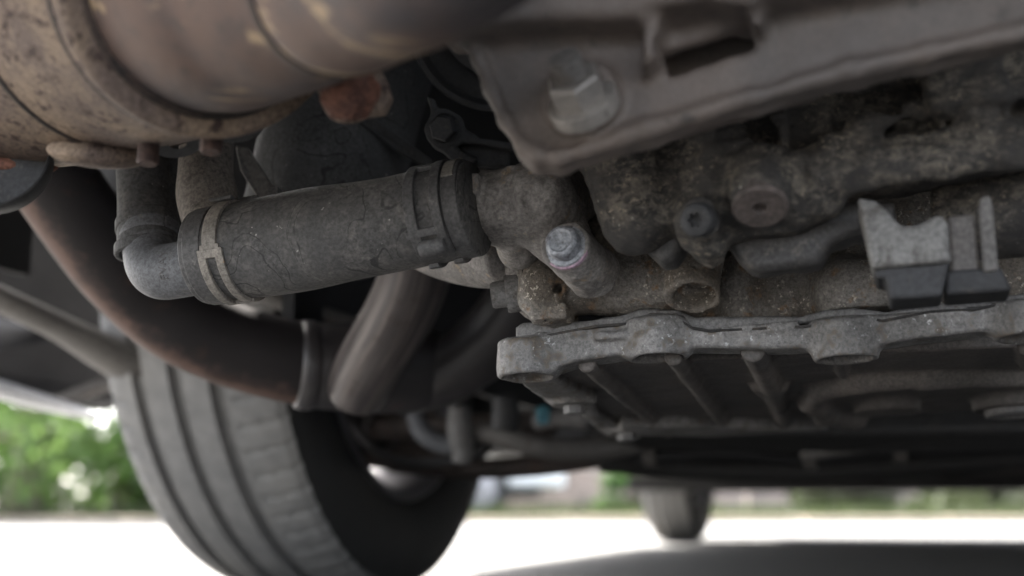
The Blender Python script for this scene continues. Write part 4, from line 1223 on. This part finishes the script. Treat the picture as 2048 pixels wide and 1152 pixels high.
add_tube('bar', [(P(820, 760, 1.15), .009), (P(828, 820, 1.14), .009), (P(848, 868, 1.13), .009), (P(895, 890, 1.13), .009), (P(930, 880, 1.13), .009)], M['plastic'], ab, n_sub=8, nseg=24)
add_tube('bar_clamp', [(P(918, 810, 1.12), .010), (P(920, 860, 1.12), .012), (P(925, 900, 1.12), .010), (P(922, 925, 1.12), .009)], M['alu_dull'], ab, n_sub=6, nseg=20)
tb = thing('track_rod', P(1050, 885, 1.12), 'pale grey bent rod beside the clamp under the exhaust collector', 'rod')
add_tube('rod', [(P(955, 862, 1.13), .010), (P(1010, 873, 1.12), .010), (P(1060, 890, 1.12), .010), (P(1150, 900, 1.13), .011), (P(1260, 885, 1.15), .012), (P(1340, 850, 1.17), .012)], M['arm'], tb, n_sub=6, nseg=24)
bc = thing('blue_fitting', P(1088, 850, 1.08), 'small blue capped hose fitting at the left corner of the oil pan', 'fitting')
add_lathe('cap', [(0, 0), (0, .005), (.002, .006), (.013, .006), (.015, .004), (.015, 0)], P(1088, 846, 1.08), camdir(-.1, 1, 0), M['blue'], bc, 28)
add_tube('stub', [(P(1070, 842, 1.09), .008), (P(1130, 834, 1.08), .009), (P(1180, 838, 1.07), .010)], M['alu_dull'], bc, n_sub=4, nseg=20)
sb = thing('rear_subframe', P(1500, 880, 1.15), 'dark pressed subframe behind the oil pan across the right', 'subframe')
pts = [P(1180, 855, 1.10), P(1500, 868, 1.08), P(2150, 858, 1.02), P(2150, 905, 1.05), P(1600, 910, 1.12), P(1250, 900, 1.15)]
o = mesh('pressing', *prism(pts, Z * .06 + U * .05), M['floor'], sb); bevel(o, .006)
add_tube('edge_tube', [(P(1200, 925, 1.25), .010), (P(1500, 940, 1.25), .012), (P(1800, 930, 1.22), .012), (P(2150, 905, 1.18), .012)], M['floor'], sb, n_sub=6, nseg=20)
add_tube('pipe_run', [(P(1600, 905, 1.12), .008), (P(1800, 880, 1.10), .008), (P(2100, 862, 1.06), .008)], M['arm'], sb, n_sub=6, nseg=20)
hb = thing('brake_carrier', P(800, 930, 1.32), 'brown dirty hub carrier inside the near wheel', 'suspension part')
F_ = Field(Frame(P(800, 880, 1.34), V, U, Z), (-.09, -.05, -.05), (.09, .06, .10), .003)
F_.add(F_.cap((-.06, 0, -.005), (.05, 0, -.02), .022, .016), 0)
F_.add(F_.sphere((.0, 0, .05), .045), .02); F_.add(F_.cap((0, 0, .05), (-.08, .02, .09), .02), .02)
F_.noise(40, .003, 95)
F_.build('carrier', M['arm_brown'], hb)

# ================================================================== small running gear in the gaps
ds = thing('drive_shaft', P(830, 860, 1.25), 'brown drive shaft with a ribbed boot running into the near wheel', 'drive shaft')
add_tube('shaft', [(P(660, 862, 1.36), .012), (P(800, 858, 1.28), .012), (P(990, 850, 1.20), .012), (P(1100, 845, 1.15), .013)], M['arm_brown'], ds, n_sub=6, nseg=28)
bt = []
for i in range(13):
    f_ = i / 12; bt.append((P(650 + 110 * f_, 866 - 3 * f_, 1.37 - .055 * f_), (.034 - .014 * f_) * (1.0 if i % 2 else .86)))
add_tube('boot', bt, M['black'], ds, n_sub=3, nseg=36)
add_lathe('boot_clamp', [(-.003, .0205), (-.003, .0225), (.003, .0225), (.003, .0205)], P(765, 860, 1.302), U * .6 + V * -.9, M['alu_dull'], ds, 32, closed=True)
wl_ = thing('wiring_loom', P(1400, 925, 1.2), 'black corrugated wiring loom sagging under the subframe behind the oil pan', 'cable')
pts = [(P(1180, 890, 1.22), .007), (P(1300, 912, 1.2), .007), (P(1450, 905, 1.18), .007), (P(1620, 918, 1.17), .007), (P(1800, 903, 1.16), .007), (P(2120, 890, 1.12), .007)]
add_tube('loom', pts, M['black'], wl_, n_sub=10, nseg=16, wob=.0)
for x, y, z in ((1300, 912, 1.2), (1620, 918, 1.17), (1800, 903, 1.16)):
    add_lathe('clip', [(-.006, .0075), (-.006, .0105), (.006, .0105), (.006, .0075)], P(x, y, z), V, M['arm'], wl_, 20, closed=True)
bh = thing('brake_hose', P(860, 900, 1.2), 'thin black brake hose looping beside the stabiliser bar clamp', 'hose')
add_tube('hose_wall', [(P(690, 830, 1.30), .005), (P(760, 905, 1.25), .005), (P(850, 925, 1.2), .005), (P(960, 905, 1.16), .005), (P(1000, 840, 1.13), .005)], M['black'], bh, n_sub=10, nseg=14)
add_lathe('union', [(-.012, 0), (-.012, .007), (.010, .007), (.012, .005), (.012, 0)], P(1000, 842, 1.13), Z, M['alu_dull'], bh, 6)
hk = thing('hanger_plate', P(1150, 800, .80), 'small pinkish steel hanger plate bolted at the left rear corner of the oil pan', 'bracket')
o = mesh('plate', *prism([P(1085, 798, .79), P(1105, 782, .79), P(1160, 778, .80), P(1186, 790, .80), P(1180, 822, .80), P(1110, 815, .79)], FW * .004), M['bracket'], hk); bevel(o, .0015)
for x in (1120, 1162):
    auto_smooth(mesh('hanger_bolt', *hexprism(P(x, 803, .789), -FW, .0042, .004), M['dark_part'], hk), 30)
ss = thing('steel_spacer', P(1010, 820, 1.05), 'grey stub pipe standing behind the blue capped fitting', 'fitting')
add_tube('stub', [(P(1010, 790, 1.06), .011), (P(1012, 830, 1.06), .012), (P(1008, 860, 1.06), .012)], M['dark_part'], ss, n_sub=4, nseg=24)

# ================================================================== beyond the car
kerb = thing('kerb', (0, verge_front + .08, 0), 'long tan kerb edge along the far side of the bright road', 'kerb')
for k in range(30):
    x = -15 + k * 1.0
    o = mesh('kerb_stone', *box((x + .5, verge_front + .08 + random.uniform(-.006, .006), .01), np.array([1., 0, 0]), np.array([0, 1., 0]), Z, .494, .08, .03 + random.uniform(-.004, .004)), M['kerb'], kerb)
    bevel(o, .012, 2)

def leaves(cs, n, spread, size, seed):
    r = np.random.default_rng(seed); v = []; f = []
    cs = np.asarray(cs, float)
    k = r.integers(0, len(cs), n)
    d = r.normal(size=(n, 3)); d /= np.linalg.norm(d, axis=1)[:, None]
    c = cs[k] + d * (r.uniform(.2, 1, n) ** .5)[:, None] * np.asarray(spread)
    a = r.normal(size=(n, 3)); a /= np.linalg.norm(a, axis=1)[:, None]
    b = np.cross(a, r.normal(size=(n, 3))); b /= np.linalg.norm(b, axis=1)[:, None]
    s = size * r.uniform(.6, 1.4, n)[:, None]
    q = np.stack([c - a * s, c + b * s * .45, c + a * s, c - b * s * .45], 1).reshape(-1, 3)
    keep = np.repeat((q.reshape(-1, 4, 3)[:, :, 2].min(1) > .06), 4)
    q = q[keep]
    return q, np.arange(len(q)).reshape(-1, 4)

def leaf_mesh(name, cs, n, spread, size, seed, mat, parent):
    q, f = leaves(cs, n, spread, size, seed)
    me = bpy.data.meshes.new(name)
    me.vertices.add(len(q)); me.vertices.foreach_set("co", q.astype(np.float32).ravel())
    me.loops.add(len(q)); me.loops.foreach_set("vertex_index", f.astype(np.int32).ravel())
    me.polygons.add(len(f)); me.polygons.foreach_set("loop_start", np.arange(0, len(q), 4, dtype=np.int32))
    me.update(calc_edges=True)
    return link(name, me, mat, parent, False)

def tree(x, y, h, r, lab, seed, mat, lean=0.0):
    rr = random.Random(seed)
    t_ = thing('broadleaf_tree', (x, y, .1), lab, 'tree', 'trees beyond the road')
    pts = [(np.array([x, y, .0]), r * 1.35), (np.array([x, y, .35]), r * 1.05), (np.array([x + lean * .4, y, h * .35]), r * .85), (np.array([x + lean, y + .1, h * .7]), r * .5), (np.array([x + lean * 1.2, y, h]), r * .12)]
    tk = add_tube('trunk', pts, M['bark'], t_, n_sub=6, nseg=18, wob=.04)
    cs = []
    for k in range(16):
        a = rr.uniform(0, 6.28); zz = rr.uniform(.12, 1.0); d = h * .34 * math.sqrt(rr.uniform(.1, 1)) * (1.15 - .5 * zz)
        e = np.array([x + lean * zz + math.cos(a) * d, y + math.sin(a) * d, h * zz * .95])
        if k < 8: add_tube('limb', [(np.array([x + lean * .5, y, max(.3, h * .35 * zz + .4)]), r * .35), ((np.array([x, y, h * .5 * zz + .4]) + e) / 2, r * .22), (e, r * .06)], M['bark'], tk, n_sub=4, nseg=8)
        cs.append(e)
    leaf_mesh('crown', cs, 6500, (h * .17, h * .17, h * .12), .07, seed, mat, t_)

def shrub(x, y, h, w, lab, seed, mat, n=3500, cat='shrub'):
    rr = random.Random(seed)
    t_ = thing('shrub', (x, y, .1), lab, cat, 'shrubs beyond the road')
    for k in range(5):
        a = rr.uniform(0, 6.28)
        add_tube('stem', [(np.array([x, y, .05]), .018), (np.array([x + math.cos(a) * w * .3, y + math.sin(a) * w * .3, h * .5]), .012), (np.array([x + math.cos(a) * w * .6, y + math.sin(a) * w * .6, h * .9]), .004)], M['bark'], t_, n_sub=4, nseg=8)
    cs = [np.array([x + rr.uniform(-w, w) * .8, y + rr.uniform(-w, w) * .6, h * rr.uniform(.15, .85)]) for k in range(12)]
    leaf_mesh('foliage', cs, n, (w * .38, w * .38, h * .22), .05, seed, mat, t_)

# seen through the gap left of the near wheel
tree(-4.05, 10.4, 5.0, .13, 'leaning brown trunked tree beyond the kerb, at the far left', 1, M['leaf'], .25)
tree(-5.6, 13.0, 5.5, .15, 'tall green tree at the left edge behind the leaning tree', 2, M['leaf2'])
tree(-2.6, 14.0, 5.5, .14, 'tall green tree standing just behind the near tyre', 3, M['leaf'])
tree(-7.5, 12.0, 6.0, .16, 'green tree beyond the left edge of the view', 4, M['leaf'])
tree(-9.0, 18.0, 7.0, .2, 'broad dark green tree farthest back on the left', 5, M['leaf2'])
for k, (x, y, h, w, lab, m) in enumerate((
        (-4.9, 11.6, 1.15, .7, 'rounded light green shrub at the far left under the trees', 'leaf'),
        (-3.7, 11.8, 1.0, .6, 'light green shrub right of the brown trunk', 'leaf'),
        (-2.6, 11.4, 1.1, .6, 'green shrub close to the edge of the near tyre', 'leaf2'),
        (-6.2, 12.6, 1.3, .8, 'dark shrub left of the light green shrub', 'leaf2'),
        (-4.5, 13.6, 1.2, .7, 'light green shrub half hidden behind the leaning trunk', 'leaf'),
        (1.35, 13.0, .55, .45, 'low green shrub left of the far wheel', 'leaf2'),
        (3.3, 12.5, .50, .5, 'low green shrub just right of the far wheel', 'grass'),
        (4.6, 12.8, .42, .6, 'low wide shrub right of the middle of the far wall', 'grass'),
        (6.6, 12.6, .45, .6, 'low shrub near the right end of the far wall', 'grass'))):
    shrub(x, y, h, w, lab, 40 + k, M[m], 2600)

wl = thing('garden_wall', (4, 15, 0), 'low pinkish grey garden wall across the far background', 'wall')
for k in range(9):
    x = -.4 + k * 1.6
    bevel(mesh('wall_panel', *box((x + .8, 15.0, .75), np.array([1., 0, 0]), np.array([0, 1., 0]), Z, .78, .09, .70), M['wall'], wl), .01)
    bevel(mesh('coping', *box((x + .8, 15.0, 1.50), np.array([1., 0, 0]), np.array([0, 1., 0]), Z, .799, .13, .04), M['kerb'], wl), .01)

# grass along the verge
r = np.random.default_rng(5); n = 24000
x = r.uniform(-9, 11, n); y = verge_front + .22 + r.uniform(0, 1, n) ** 1.5 * 6; h_ = r.uniform(.03, .12, n); a = r.uniform(0, np.pi, n)
lean = r.normal(0, .03, (n, 2)); w_ = .006
p0 = np.stack([x - np.cos(a) * w_, y - np.sin(a) * w_, np.full(n, .04)], 1); p1 = np.stack([x + np.cos(a) * w_, y + np.sin(a) * w_, np.full(n, .04)], 1)
p2 = np.stack([x + lean[:, 0], y + lean[:, 1], .05 + h_], 1)
q = np.stack([p0, p1, p2], 1).reshape(-1, 3)
me = bpy.data.meshes.new('verge_grass'); me.vertices.add(len(q)); me.vertices.foreach_set("co", q.astype(np.float32).ravel())
me.loops.add(len(q)); me.loops.foreach_set("vertex_index", np.arange(len(q), dtype=np.int32)); me.polygons.add(n); me.polygons.foreach_set("loop_start", np.arange(0, len(q), 3, dtype=np.int32)); me.update(calc_edges=True)
tag(link('verge_grass', me, M['grass'], None, False), 'short green grass growing along the verge beyond the kerb', 'grass', kind='stuff')

# distant white car, right of the near tyre
def far_car(cx, cy, lab):
    t_ = thing('distant_car', (cx, cy, 0), lab, 'car')
    X_, Y_ = np.array([1., 0, 0]), np.array([0, 1., 0])
    prof = [(-2.0, .30), (-2.05, .55), (-1.95, .80), (-1.2, .90), (-.7, 1.35), (.7, 1.42), (1.35, .98), (2.0, .92), (2.1, .6), (2.05, .30)]
    poly = [np.array([cx + p, cy - .8, q_]) for p, q_ in prof]
    bevel(mesh('body', *prism(poly, Y_ * 1.6), M['car_white'], t_), .06, 3)
    gl = [np.array([cx + p, cy - .812, q_]) for p, q_ in ((-1.05, .93), (-.62, 1.28), (.62, 1.34), (1.15, .98))]
    mesh('side_window', *prism(gl, Y_ * .02), M['glass'], t_)
    bevel(mesh('bumper', *box((cx + 2.02, cy, .42), X_, Y_, Z, .10, .78, .12), M['car_white'], t_), .03)
    bevel(mesh('lower_trim', *box((cx, cy, .27), X_, Y_, Z, 1.9, .74, .06), M['black'], t_), .02)
    for sx in (-1.28, 1.28):
        for sy in (-.78, .78):
            w = add_lathe('wheel', [(-.09, .2), (-.09, .29), (-.07, .31), (.07, .31), (.09, .29), (.09, .2)], (cx + sx, cy + sy, .31), (0, 1, 0), M['sidewall'], t_, 40)
            add_lathe('wheel_rim', [(-.085, .0), (-.07, .19), (-.092, .205), (-.092, .21)], (cx + sx, cy + sy, .31), (0, 1, 0), M['rim'], w, 32)
far_car(-1.62, 12.6, 'white car parked far off between the near tyre and the far wheel')
